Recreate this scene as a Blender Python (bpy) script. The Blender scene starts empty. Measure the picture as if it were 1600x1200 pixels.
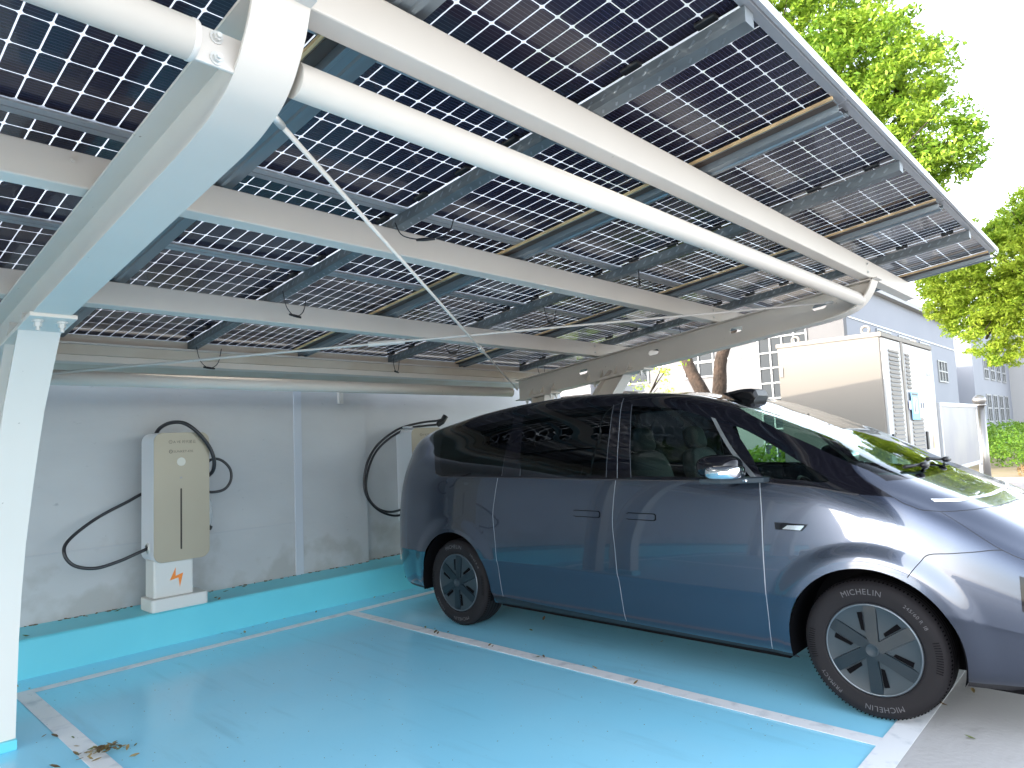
import bpy, bmesh, math, random
import numpy as np
from mathutils import Vector, Matrix
from mathutils.geometry import delaunay_2d_cdt

# ------------------------------------------------------------ camera, sky, sun, exposure
scene = bpy.context.scene
COL = scene.collection
cam_data = bpy.data.cameras.new('camera'); cam = bpy.data.objects.new('camera', cam_data); COL.objects.link(cam)
cam_data.sensor_width = 36.0; cam_data.lens = 36*1069.16/1600; cam_data.clip_start = .05; cam_data.clip_end = 2000
cX = Vector((0.68260808, -0.72956402, -0.04222033)); cD = Vector((0.03124343, 0.08685612, -0.99573082)); cF = Vector((0.73011647, 0.67837479, 0.08208277))
cam.matrix_world = Matrix(((cX.x, -cD.x, -cF.x, 0), (cX.y, -cD.y, -cF.y, 0), (cX.z, -cD.z, -cF.z, 1.574), (0, 0, 0, 1)))
scene.camera = cam
SUN_EL, SUN_AZ = math.radians(21), math.atan2(-.88, .47)       # azimuth measured from +Y towards +X
world = bpy.data.worlds.new('World'); scene.world = world; world.use_nodes = True
wn = world.node_tree.nodes; wl = world.node_tree.links
sky = wn.new('ShaderNodeTexSky'); sky.sky_type = 'NISHITA'; sky.sun_disc = False
sky.sun_elevation = SUN_EL; sky.sun_rotation = SUN_AZ; sky.air_density = 1.0; sky.dust_density = 1.6; sky.ozone_density = 1.2
wn['Background'].inputs[1].default_value = .15
hz = wn.new('ShaderNodeHueSaturation'); hz.inputs['Saturation'].default_value = .42; wl.new(sky.outputs[0], hz.inputs['Color']); wl.new(hz.outputs[0], wn['Background'].inputs[0])   # thin high haze
sd = bpy.data.lights.new('sun', 'SUN'); sd.energy = .62; sd.angle = math.radians(.6); sd.color = (1, .90, .76)
sun = bpy.data.objects.new('sun', sd); COL.objects.link(sun)
to_sun = Vector((math.sin(SUN_AZ)*math.cos(SUN_EL), math.cos(SUN_AZ)*math.cos(SUN_EL), math.sin(SUN_EL)))
sun.rotation_euler = to_sun.to_track_quat('Z', 'Y').to_euler()
scene.view_settings.view_transform = 'Standard'; scene.view_settings.look = 'None'; scene.view_settings.gamma = 1
scene.view_settings.exposure = 2.98
scene.render.engine = 'CYCLES'
scene.cycles.max_bounces = 8; scene.cycles.transparent_max_bounces = 16; scene.cycles.caustics_reflective = False; scene.cycles.caustics_refractive = False

# ------------------------------------------------------------ materials
MATS = {}
def mat(name, col=(.8,.8,.8), rough=.5, metal=0., coat=0., spec=.5, noise=None, bump=None, trans=0., emit=None):
    m = bpy.data.materials.new(name); m.use_nodes = True; nt = m.node_tree; b = nt.nodes['Principled BSDF']
    b.inputs['Base Color'].default_value = (*col, 1); b.inputs['Roughness'].default_value = rough; b.inputs['Metallic'].default_value = metal
    b.inputs['Coat Weight'].default_value = coat; b.inputs['Coat Roughness'].default_value = .03; b.inputs['Specular IOR Level'].default_value = spec
    if noise:                                    # (scale, second colour, detail, contrast low, contrast high)
        sc, c2, det, lo, hi = noise
        tc = nt.nodes.new('ShaderNodeTexCoord'); nz = nt.nodes.new('ShaderNodeTexNoise'); nz.inputs['Scale'].default_value = sc; nz.inputs['Detail'].default_value = det
        cr = nt.nodes.new('ShaderNodeValToRGB'); cr.color_ramp.elements[0].position = lo; cr.color_ramp.elements[1].position = hi
        cr.color_ramp.elements[0].color = (*col, 1); cr.color_ramp.elements[1].color = (*c2, 1)
        nt.links.new(tc.outputs['Object'], nz.inputs['Vector']); nt.links.new(nz.outputs['Fac'], cr.inputs['Fac']); nt.links.new(cr.outputs['Color'], b.inputs['Base Color'])
    if bump:                                     # (scale, strength, distance)
        tc = nt.nodes.new('ShaderNodeTexCoord'); nz = nt.nodes.new('ShaderNodeTexNoise'); nz.inputs['Scale'].default_value = bump[0]; nz.inputs['Detail'].default_value = 5
        bp = nt.nodes.new('ShaderNodeBump'); bp.inputs['Strength'].default_value = bump[1]; bp.inputs['Distance'].default_value = bump[2]
        nt.links.new(tc.outputs['Object'], nz.inputs['Vector']); nt.links.new(nz.outputs['Fac'], bp.inputs['Height']); nt.links.new(bp.outputs['Normal'], b.inputs['Normal'])
    MATS[name] = m
    return m

mat('steel_white', (.71,.65,.58), .5, noise=(1.7, (.665,.61,.545), 4, .35, .75), bump=(9, .06, .002))
mat('steel_white_b', (.70,.655,.60), .38, bump=(14, .05, .002))
def specks(name, c2):
    m = MATS[name]; nt = m.node_tree; b = nt.nodes['Principled BSDF']; tc = nt.nodes.new('ShaderNodeTexCoord')
    nz = nt.nodes.new('ShaderNodeTexNoise'); nz.inputs['Scale'].default_value = 24; nz.inputs['Detail'].default_value = 3; nt.links.new(tc.outputs['Object'], nz.inputs['Vector'])
    mp = nt.nodes.new('ShaderNodeMapRange'); mp.inputs[1].default_value = .735; mp.inputs[2].default_value = .76; nt.links.new(nz.outputs['Fac'], mp.inputs[0])
    mx = nt.nodes.new('ShaderNodeMix'); mx.data_type = 'RGBA'; nt.links.new(mp.outputs[0], mx.inputs[0]); mx.inputs[7].default_value = (*c2, 1)
    if b.inputs['Base Color'].is_linked: nt.links.new(b.inputs['Base Color'].links[0].from_socket, mx.inputs[6])
    else: mx.inputs[6].default_value = b.inputs['Base Color'].default_value
    nt.links.new(mx.outputs[2], b.inputs['Base Color'])
specks('steel_white', (.40,.33,.26)); specks('steel_white_b', (.42,.38,.33))
mat('bolt_metal', (.66,.65,.62), .4, metal=.3)
mat('rail_grey', (.17,.19,.20), .5, metal=.35, noise=(6, (.13,.145,.155), 3, .4, .7))
mat('gutter_metal', (.24,.27,.29), .38, metal=.55)
mat('tan_glow_and_sign', (.90,.62,.32), .6, noise=(5, (.42,.27,.15), 3, .4, .7))  # orange glow of lit panel edges put into colour; also on the warning triangle
mat('brown_dark', (.07,.05,.04), .6)
mat('alu_frame', (.42,.43,.45), .42, metal=.6)
mat('alu_light', (.5,.51,.53), .4, metal=.35)
mat('rubber_black', (.012,.012,.014), .45)
mat('cable_black', (.015,.016,.02), .32)
mat('charger_white', (.66,.67,.70), .3)
mat('plinth_white', (.64,.635,.61), .5, bump=(30, .08, .001))
mat('gold_plate', (.385,.345,.262), .40, metal=.1, noise=(1.2, (.36,.32,.245), 2, .3, .7))
mat('ink_dark', (.07,.07,.06), .5)
mat('ink_grey', (.30,.30,.30), .5)
mat('sticker_pale', (.62,.61,.54), .5)
mat('orange_print', (.85,.24,.03), .5)
mat('slot_dark', (.03,.027,.022), .25)
mat('kerb_blue', (.15,.60,.70), .42, noise=(2.2, (.13,.56,.67), 5, .35, .7), bump=(18, .12, .004))
mat('line_white', (.82,.84,.86), .55, spec=.2, noise=(9, (.58,.62,.66), 6, .52, .72))
mat('leaf_dry', (.20,.13,.055), .7); mat('leaf_dry_b', (.12,.085,.045), .7); mat('leaf_dry_c', (.30,.22,.09), .7); mat('leaf_old_green', (.12,.15,.05), .6)
mat('tyre', (.013,.012,.014), .7, spec=.18, bump=(60, .05, .001)); mat('tyre_letter', (.10,.097,.105), .6, spec=.2); mat('tyre_band', (.004,.004,.005), .9, spec=0)
mat('rim_grey', (.028,.040,.050), .45, spec=.25); mat('rim_bar', (.010,.018,.025), .42, spec=.25); mat('rim_edge', (.10,.12,.14), .3, metal=.6)
mat('black_gloss', (.004,.004,.007), .05, spec=.45); mat('black_trim', (.009,.009,.012), .4); mat('seam_dark', (.02,.02,.025), .6); mat('seam_mid', (.10,.11,.13), .3, metal=.3); mat('seam_glint_joint', (.30,.32,.36), .3, metal=.4)  # light seam colour paints in door-edge highlights; also serves building joints
mat('chrome', (.85,.85,.88), .08, metal=1.0); mat('lamp_white', (.85,.87,.9), .25); mat('seat_grey', (.022,.022,.028), .75); mat('cabin_dark', (.05,.05,.06), .7); mat('dash_grey', (.20,.24,.25), .6)
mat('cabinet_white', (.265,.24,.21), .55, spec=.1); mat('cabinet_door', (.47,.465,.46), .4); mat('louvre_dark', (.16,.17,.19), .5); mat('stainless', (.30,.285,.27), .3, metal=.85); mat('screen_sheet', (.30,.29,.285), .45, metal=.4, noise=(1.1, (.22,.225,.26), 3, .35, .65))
mat('sticker_blue', (.10,.42,.75), .4); mat('sticker_lilac', (.45,.50,.80), .4)
mat('render_white', (.155,.155,.16), .85, noise=(.35, (.135,.135,.143), 4, .35, .7)); mat('render_shaded', (.29,.305,.345), .85, noise=(.3, (.265,.28,.32), 4, .35, .7)); mat('fascia_white', (.36,.36,.37), .7)  # same render twice: bluish copy carries the shade of faces away from sun
mat('window_glass', (.035,.042,.05), .35, spec=.08); mat('window_frame_white', (.30,.31,.32), .5)
mat('bark', (.055,.034,.023), .9, noise=(7, (.028,.018,.012), 6, .35, .65), bump=(22, .8, .03)); mat('branch_dark', (.06,.045,.03), .9)
mat('mortar', (.46,.47,.49), .85); mat('joint_paint', (.50,.53,.59), .7); mat('slot_black', (.005,.005,.006), .9, spec=0); mat('liner_black', (.006,.006,.007), 1, spec=0)
mat('soil_dry', (.34,.26,.17), .95, noise=(3, (.30,.24,.12), 6, .35, .7))
mat('label_paper', (.7,.7,.72), .6)

def steel_paint_car():
    m = mat('car_paint', (.056,.070,.104), .20, metal=.88, coat=1.0)
    return m
steel_paint_car()

def car_glass(name, tint, gloss_col=(.9,.95,1), ior=1.45):
    m = bpy.data.materials.new(name); m.use_nodes = True; nt = m.node_tree; nt.nodes.remove(nt.nodes['Principled BSDF'])
    out = nt.nodes['Material Output']; tr = nt.nodes.new('ShaderNodeBsdfTransparent'); tr.inputs[0].default_value = (*tint, 1)
    gl = nt.nodes.new('ShaderNodeBsdfGlossy'); gl.inputs['Roughness'].default_value = .01; gl.inputs[0].default_value = (*gloss_col, 1)
    fr = nt.nodes.new('ShaderNodeFresnel'); fr.inputs[0].default_value = ior; mx = nt.nodes.new('ShaderNodeMixShader')
    nt.links.new(fr.outputs[0], mx.inputs[0]); nt.links.new(tr.outputs[0], mx.inputs[1]); nt.links.new(gl.outputs[0], mx.inputs[2]); nt.links.new(mx.outputs[0], out.inputs[0])
    MATS[name] = m
car_glass('glass_dark', (.015,.018,.025)); car_glass('glass_green', (.50,.66,.60), ior=1.38); car_glass('glass_screen', (.42,.56,.52), ior=1.30); car_glass('film_clear', (.86,.88,.9))

def leaf_mat(name, c1, c2, tl=.45):
    m = bpy.data.materials.new(name); m.use_nodes = True; nt = m.node_tree; b = nt.nodes['Principled BSDF']; out = nt.nodes['Material Output']
    tc = nt.nodes.new('ShaderNodeTexCoord'); nz = nt.nodes.new('ShaderNodeTexNoise'); nz.inputs['Scale'].default_value = 1.3; nz.inputs['Detail'].default_value = 3
    g = nt.nodes.new('ShaderNodeNewGeometry'); mr = nt.nodes.new('ShaderNodeMath'); mr.operation = 'MULTIPLY_ADD'; mr.inputs[1].default_value = .45; mr.inputs[2].default_value = .0
    ad = nt.nodes.new('ShaderNodeMath'); ad.operation = 'ADD'
    cr = nt.nodes.new('ShaderNodeValToRGB'); cr.color_ramp.elements[0].position = .38; cr.color_ramp.elements[1].position = .95
    cr.color_ramp.elements[0].color = (*c1, 1); cr.color_ramp.elements[1].color = (*c2, 1)
    nt.links.new(tc.outputs['Object'], nz.inputs['Vector']); nt.links.new(g.outputs['Random Per Island'], mr.inputs[0]); nt.links.new(nz.outputs['Fac'], ad.inputs[0]); nt.links.new(mr.outputs[0], ad.inputs[1])
    nt.links.new(ad.outputs[0], cr.inputs['Fac']); nt.links.new(cr.outputs['Color'], b.inputs['Base Color']); b.inputs['Roughness'].default_value = .5; b.inputs['Specular IOR Level'].default_value = .3
    t = nt.nodes.new('ShaderNodeBsdfTranslucent'); nt.links.new(cr.outputs['Color'], t.inputs[0]); mx = nt.nodes.new('ShaderNodeMixShader'); mx.inputs[0].default_value = tl
    nt.links.new(b.outputs[0], mx.inputs[1]); nt.links.new(t.outputs[0], mx.inputs[2]); nt.links.new(mx.outputs[0], out.inputs[0]); MATS[name] = m
leaf_mat('leaves_camphor', (.09,.21,.015), (.34,.47,.05), .38); leaf_mat('leaves_bright', (.20,.34,.025), (.50,.60,.07), .42); leaf_mat('hedge_leaves', (.07,.19,.015), (.22,.36,.04), .3); leaf_mat('dry_grass', (.26,.16,.07), (.38,.27,.13), .3)

def ramp_noise(nt, coord, scale, lo, hi, det=4, vec=None):
    nz = nt.nodes.new('ShaderNodeTexNoise'); nz.inputs['Scale'].default_value = scale; nz.inputs['Detail'].default_value = det
    nt.links.new(coord, nz.inputs['Vector'])
    mp = nt.nodes.new('ShaderNodeMapRange'); mp.inputs[1].default_value = lo; mp.inputs[2].default_value = hi; nt.links.new(nz.outputs['Fac'], mp.inputs[0])
    return mp.outputs[0]
def mixc(nt, fac, a, b):
    m = nt.nodes.new('ShaderNodeMix'); m.data_type = 'RGBA'
    for s, v in ((m.inputs[6], a), (m.inputs[7], b)):
        if isinstance(v, tuple): s.default_value = (*v, 1)
        else: nt.links.new(v, s)
    nt.links.new(fac, m.inputs[0]); return m.outputs[2]

def floor_mats():
    # glossy cyan epoxy floor: roller marks, scuffs, dusty patches
    m = mat('floor_blue', (.13,.50,.73), .16); nt = m.node_tree; b = nt.nodes['Principled BSDF']; tc = nt.nodes.new('ShaderNodeTexCoord'); co = tc.outputs['Object']
    c = mixc(nt, ramp_noise(nt, co, .8, .35, .7), (.29,.74,.97), (.33,.77,.98))
    c = mixc(nt, ramp_noise(nt, co, 38, .70, .80, 3), c, (.16,.40,.52))
    c = mixc(nt, ramp_noise(nt, co, 1.1, .50, 1.3, 8), c, (.36,.67,.84))
    mp = nt.nodes.new('ShaderNodeMapping'); mp.inputs['Scale'].default_value = (3.2, .35, 1); mp.inputs['Rotation'].default_value = (0, 0, .12); nt.links.new(co, mp.inputs[0])
    c = mixc(nt, ramp_noise(nt, mp.outputs[0], 3.0, .57, 1.10, 7), c, (.22,.50,.66))
    nt.links.new(c, b.inputs['Base Color'])
    r = nt.nodes.new('ShaderNodeMapRange'); r.inputs[3].default_value = .15; r.inputs[4].default_value = .36; nt.links.new(ramp_noise(nt, co, 1.7, .15, .9, 3), r.inputs[0])
    bp = nt.nodes.new('ShaderNodeBump'); bp.inputs['Strength'].default_value = .035; bp.inputs['Distance'].default_value = .01
    nt.links.new(ramp_noise(nt, co, 4, .2, .8, 6), bp.inputs['Height']); nt.links.new(bp.outputs[0], b.inputs['Normal'])
    # concrete
    for name, a, bb, cc in (('concrete', (.50,.49,.48), (.45,.44,.435), (.36,.35,.34)), ('ground_pale', (.27,.245,.235), (.24,.22,.21), (.20,.185,.175))):
        m = mat(name, a, .75); nt = m.node_tree; b = nt.nodes['Principled BSDF']; tc = nt.nodes.new('ShaderNodeTexCoord'); co = tc.outputs['Object']
        c = mixc(nt, ramp_noise(nt, co, .9, .35, .7, 6), a, bb); c = mixc(nt, ramp_noise(nt, co, 6, .58, .8, 8), c, cc)
        nt.links.new(c, b.inputs['Base Color']); bp = nt.nodes.new('ShaderNodeBump'); bp.inputs['Strength'].default_value = .25; bp.inputs['Distance'].default_value = .01
        nt.links.new(ramp_noise(nt, co, 35, .2, .8, 6), bp.inputs['Height']); nt.links.new(bp.outputs[0], b.inputs['Normal'])
    # rendered cement wall: trowel strokes, hairline cracks, blotchy darker foot
    m = mat('wall_cement', (.30,.31,.335), .8); nt = m.node_tree; b = nt.nodes['Principled BSDF']; tc = nt.nodes.new('ShaderNodeTexCoord'); co = tc.outputs['Object']
    mp = nt.nodes.new('ShaderNodeMapping'); mp.inputs['Scale'].default_value = (.8, 1, 1.5); nt.links.new(co, mp.inputs[0])
    c = mixc(nt, ramp_noise(nt, mp.outputs[0], 1.6, .3, .72, 7), (.455,.46,.475), (.51,.515,.525))
    c = mixc(nt, ramp_noise(nt, mp.outputs[0], 14, .70, .80, 6), c, (.34,.35,.37))
    sx = nt.nodes.new('ShaderNodeSeparateXYZ'); nt.links.new(co, sx.inputs[0])
    n2 = nt.nodes.new('ShaderNodeMath'); n2.operation = 'MULTIPLY_ADD'; n2.inputs[1].default_value = .9; nt.links.new(ramp_noise(nt, co, 3, .3, .7, 5), n2.inputs[0]); nt.links.new(sx.outputs[2], n2.inputs[2])
    lo = nt.nodes.new('ShaderNodeMapRange'); lo.inputs[1].default_value = .75; lo.inputs[2].default_value = 1.05; lo.inputs[3].default_value = 1; lo.inputs[4].default_value = 0; nt.links.new(n2.outputs[0], lo.inputs[0])
    lf = nt.nodes.new('ShaderNodeMath'); lf.operation = 'MULTIPLY'; lf.inputs[1].default_value = .55; nt.links.new(lo.outputs[0], lf.inputs[0])
    c = mixc(nt, lf.outputs[0], c, (.33,.315,.30)); nt.links.new(c, b.inputs['Base Color'])
    bp = nt.nodes.new('ShaderNodeBump'); bp.inputs['Strength'].default_value = .30; bp.inputs['Distance'].default_value = .006
    nt.links.new(ramp_noise(nt, mp.outputs[0], 9, .2, .8, 8), bp.inputs['Height']); nt.links.new(bp.outputs[0], b.inputs['Normal'])
floor_mats()

CW, CH = .0806, .157                       # half-cut solar cell pitch
def cell_mat():
    """bifacial laminate seen from below: dark half cells, light passing through the glass between them"""
    m = bpy.data.materials.new('solar_cells'); m.use_nodes = True; nt = m.node_tree; N = nt.nodes; K = nt.links; b = N['Principled BSDF']; out = N['Material Output']
    tc = N.new('ShaderNodeTexCoord'); sx = N.new('ShaderNodeSeparateXYZ'); K.new(tc.outputs['Object'], sx.inputs[0])
    def mth(op, a, bb=None, c=None):
        n = N.new('ShaderNodeMath'); n.operation = op
        for i, v in enumerate((a, bb, c)):
            if v is None: continue
            if isinstance(v, (int, float)): n.inputs[i].default_value = v
            else: K.new(v, n.inputs[i])
        return n.outputs[0]
    ax = mth('ABSOLUTE', sx.outputs[0]); px = mth('SUBTRACT', ax, .004)            # gap at the panel middle
    fx = mth('ABSOLUTE', mth('SUBTRACT', mth('FRACT', mth('DIVIDE', px, CW)), .5)); fy = mth('ABSOLUTE', mth('SUBTRACT', mth('FRACT', mth('DIVIDE', mth('ADD', sx.outputs[1], CH*3), CH)), .5))
    dx = mth('MULTIPLY', mth('SUBTRACT', .5, fx), CW); dy = mth('MULTIPLY', mth('SUBTRACT', .5, fy), CH)      # distance to the cell border
    r = .012; qx = mth('MAXIMUM', mth('SUBTRACT', r+.0027, dx), 0); qy = mth('MAXIMUM', mth('SUBTRACT', r+.0021, dy), 0)
    rr = mth('SQRT', mth('ADD', mth('MULTIPLY', qx, qx), mth('MULTIPLY', qy, qy)))
    gap = mth('MAXIMUM', mth('GREATER_THAN', rr, r), mth('LESS_THAN', px, .002))
    gap = mth('MAXIMUM', gap, mth('GREATER_THAN', ax, .004+12*CW-.001)); gap = mth('MAXIMUM', gap, mth('GREATER_THAN', mth('ABSOLUTE', sx.outputs[1]), CH*3-.001))
    bus = mth('LESS_THAN', mth('ABSOLUTE', mth('SUBTRACT', mth('FRACT', mth('DIVIDE', sx.outputs[1], CH/10)), .5)), .05)
    nz = ramp_noise(nt, tc.outputs['Object'], 2.0, .3, .7)
    cc = mixc(nt, nz, (.016,.015,.034), (.032,.026,.040)); bb = mth('MULTIPLY', bus, .55); cc = mixc(nt, bb, cc, (.09,.09,.15))
    K.new(cc, b.inputs['Base Color']); b.inputs['Roughness'].default_value = .2; b.inputs['Coat Weight'].default_value = .35; b.inputs['Coat Roughness'].default_value = .05; b.inputs['Specular IOR Level'].default_value = .3
    t = N.new('ShaderNodeBsdfTranslucent'); t.inputs[0].default_value = (.22,.235,.26,1)
    tp = N.new('ShaderNodeBsdfTransparent'); tp.inputs[0].default_value = (.5,.54,.56,1); m2 = N.new('ShaderNodeMixShader'); m2.inputs[0].default_value = .22; K.new(t.outputs[0], m2.inputs[1]); K.new(tp.outputs[0], m2.inputs[2])
    mx = N.new('ShaderNodeMixShader'); K.new(gap, mx.inputs[0]); K.new(b.outputs[0], mx.inputs[1]); K.new(m2.outputs[0], mx.inputs[2]); K.new(mx.outputs[0], out.inputs[0])
    MATS['solar_cells'] = m
cell_mat()

# ------------------------------------------------------------ helpers
def tag(o, label=None, cat=None, group=None, kind=None):
    if label: o['label'] = label
    if cat: o['category'] = cat
    if group: o['group'] = group
    if kind: o['kind'] = kind
    return o
def empty(name, loc, label, cat, group=None, rz=0):
    o = bpy.data.objects.new(name, None); COL.objects.link(o); o.location = loc; o.rotation_euler = (0, 0, rz); o.empty_display_size = .1
    return tag(o, label, cat, group)
def copy_tree(o, parent=None):
    c = o.copy(); COL.objects.link(c)
    if parent is not None: c.parent = parent
    for ch in list(o.children): copy_tree(ch, c)
    return c
class MB:
    def __init__(s): s.v = []; s.f = []; s.m = []; s.mi = 0; s.org = (0, 0, 0); s.sm = []
    def add(s, vs, fs, smooth=False):
        k = len(s.v); s.v += [tuple(v) for v in vs]; s.f += [tuple(i+k for i in f) for f in fs]; s.m += [s.mi]*len(fs); s.sm += [smooth]*len(fs); return s
    def box(s, x0, x1, y0, y1, z0, z1, fn=None):
        vs = [(x, y, z) for x in (x0, x1) for y in (y0, y1) for z in (z0, z1)]
        if fn: vs = [fn(*v) for v in vs]
        return s.add(vs, [(0,1,3,2), (4,6,7,5), (0,4,5,1), (2,3,7,6), (0,2,6,4), (1,5,7,3)])
    def obox(s, c, ax, ay, az):
        c, ax, ay, az = Vector(c), Vector(ax), Vector(ay), Vector(az)
        return s.add([c+i*ax+j*ay+k*az for i in (-1,1) for j in (-1,1) for k in (-1,1)], [(0,1,3,2), (4,6,7,5), (0,4,5,1), (2,3,7,6), (0,2,6,4), (1,5,7,3)])
    def prism(s, poly, a, b, axis=0, fn=None):
        """extrude a 2-D polygon along an axis from a to b"""
        n = len(poly)
        def mk(p, t): return ((t, p[0], p[1]) if axis == 0 else (p[0], t, p[1]) if axis == 1 else (p[0], p[1], t))
        vs = [mk(p, a) for p in poly]+[mk(p, b) for p in poly]
        if fn: vs = [fn(*v) for v in vs]
        return s.add(vs, [tuple(range(n))[::-1], tuple(range(n, 2*n))]+[(i, (i+1) % n, n+(i+1) % n, n+i) for i in range(n)])
    def tube(s, pts, r, n=10, cap=True, smooth=True):
        pts = [Vector(p) for p in pts]; m = len(pts); rs = r if isinstance(r, (list, tuple)) else [r]*m
        up = Vector((0, 0, 1)); d0 = (pts[1]-pts[0]).normalized()
        if abs(d0.dot(up)) > .95: up = Vector((1, 0, 0))
        a = d0.cross(up).normalized(); vs = []
        for i, p in enumerate(pts):
            d = (pts[min(i+1, m-1)]-pts[max(i-1, 0)]).normalized(); a = (a-d*a.dot(d)).normalized(); b = d.cross(a)
            vs += [p+rs[i]*(math.cos(2*math.pi*k/n)*a+math.sin(2*math.pi*k/n)*b) for k in range(n)]
        fs = [(i*n+k, i*n+(k+1) % n, (i+1)*n+(k+1) % n, (i+1)*n+k) for i in range(m-1) for k in range(n)]
        s.add(vs, fs, smooth)
        if cap: k = len(s.v)-len(vs); s.f += [tuple(k+j for j in range(n))[::-1], tuple(k+(m-1)*n+j for j in range(n))]; s.m += [s.mi]*2; s.sm += [False]*2
        return s
    def lathe(s, prof, c, axis='x', n=48, smooth=True, closed=False):
        """prof: (radius, along-axis) pairs"""
        vs = []
        for r, h in prof:
            for k in range(n):
                t = 2*math.pi*k/n; u, w = r*math.cos(t), r*math.sin(t)
                vs.append((c[0]+h, c[1]+u, c[2]+w) if axis == 'x' else (c[0]+u, c[1]+w, c[2]+h))
        m = len(prof); return s.add(vs, [(i*n+k, i*n+(k+1) % n, (i+1)*n+(k+1) % n, (i+1)*n+k) for i in range(m-1) for k in range(n)], smooth)
    def sq(s, c, h, e1=.5, e2=.5, nu=14, nv=24, rot=None, smooth=True):
        """superellipsoid: rounded block"""
        def p(v, e): return math.copysign(abs(v)**e, v)
        vs = []; R = rot or Matrix.Identity(3)
        for i in range(nu+1):
            a = -math.pi/2+math.pi*i/nu
            for j in range(nv):
                t = 2*math.pi*j/nv
                vs.append(Vector(c)+R @ Vector((h[0]*p(math.cos(a), e1)*p(math.cos(t), e2), h[1]*p(math.cos(a), e1)*p(math.sin(t), e2), h[2]*p(math.sin(a), e1))))
        return s.add(vs, [(i*nv+j, i*nv+(j+1) % nv, (i+1)*nv+(j+1) % nv, (i+1)*nv+j) for i in range(nu) for j in range(nv)], smooth)
    def rbox(s, x0, x1, y0, y1, z0, z1, r, axis=1, n=6, e=0):
        """box with its outline corners rounded, extruded along an axis (1: outline in x-z, 2: outline in x-y)"""
        pl = []
        A = (x0, x1); B = (z0, z1) if axis == 1 else (y0, y1)
        for cx, cy, t0 in ((A[1]-r, B[1]-r, 0), (A[0]+r, B[1]-r, 90), (A[0]+r, B[0]+r, 180), (A[1]-r, B[0]+r, 270)):
            for k in range(n+1): t = math.radians(t0+90*k/n); pl.append((cx+r*math.cos(t), cy+r*math.sin(t)))
        return s.prism(pl, *((y0, y1) if axis == 1 else (z0, z1)), axis=axis)
    def build(s, name, mats, parent=None, org=None, bevel=0, autosmooth=True):
        me = bpy.data.meshes.new(name); o = org or (0, 0, 0)
        me.from_pydata([(v[0]-o[0], v[1]-o[1], v[2]-o[2]) for v in s.v], [], s.f)
        if not isinstance(mats, (list, tuple)): mats = [mats]
        for m in mats: me.materials.append(MATS[m])
        me.polygons.foreach_set('material_index', s.m); me.polygons.foreach_set('use_smooth', s.sm)
        bm = bmesh.new(); bm.from_mesh(me); bmesh.ops.recalc_face_normals(bm, faces=bm.faces); bm.to_mesh(me); bm.free()
        me.update(); ob = bpy.data.objects.new(name, me); COL.objects.link(ob); ob.location = o
        if parent is not None:
            ob.parent = parent
            if org is None: ob.location = -Vector(parent.matrix_basis.translation) if parent.type == 'EMPTY' else (0, 0, 0)
            else: ob.location = Vector(org)-Vector(parent_world(parent))
        if bevel:
            md = ob.modifiers.new('bevel', 'BEVEL'); md.width = bevel; md.segments = 2; md.limit_method = 'ANGLE'; md.angle_limit = math.radians(40)
        return ob
def parent_world(o):
    p = Vector(o.location); q = o.parent
    while q is not None: p += Vector(q.location); q = q.parent
    return p
def part(mb, name, mats, parent, bevel=0):
    """child mesh written in world coordinates; its origin is put at its parent's origin"""
    w = parent_world(parent); s = MB(); s.v = [(v[0]-w.x, v[1]-w.y, v[2]-w.z) for v in mb.v]; s.f, s.m, s.sm = mb.f, mb.m, mb.sm
    o = s.build(name, mats, None, None, bevel); o.parent = parent; o.location = (0, 0, 0); return o
def struct(o, name=None): o['kind'] = 'structure'; return o

FONTV = {}
def glyph(txt, size=1., ext=0.0):
    key = (txt,)
    if key not in FONTV:
        cu = bpy.data.curves.new('t', 'FONT'); cu.body = txt; cu.size = 1; cu.resolution_u = 3; cu.align_x = 'LEFT'
        ob = bpy.data.objects.new('t', cu); COL.objects.link(ob)
        dg = bpy.context.evaluated_depsgraph_get(); me = ob.evaluated_get(dg).to_mesh()
        FONTV[key] = ([tuple(v.co) for v in me.vertices], [tuple(p.vertices) for p in me.polygons])
        ob.evaluated_get(dg).to_mesh_clear(); bpy.data.objects.remove(ob); bpy.data.curves.remove(cu)
    return FONTV[key]
def text_on(mb, txt, org, ux, uy, size, width=None):
    """flat lettering: origin at lower left, ux/uy unit directions"""
    vs, fs = glyph(txt); ux, uy = Vector(ux), Vector(uy)
    if not vs: return
    w = max(v[0] for v in vs); kx = (width/w) if width else size
    mb.add([Vector(org)+ux*v[0]*kx+uy*v[1]*size for v in vs], fs)
mat('film_white', (.50,.52,.54), .25, bump=(30, 1.0, .02)); mat('beige_paint', (.62,.55,.45), .5, noise=(3, (.55,.45,.34), 4, .4, .75))
for ch in set("MICHELIN245/60R18PRIMACYSUNKET-ESSG"): glyph(ch)
for w in ("SUNKET-ESS", "时代星云", "A VE", "H-2T", "230kWh", "DC 100A", "BOVIET"): glyph(w)

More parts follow.
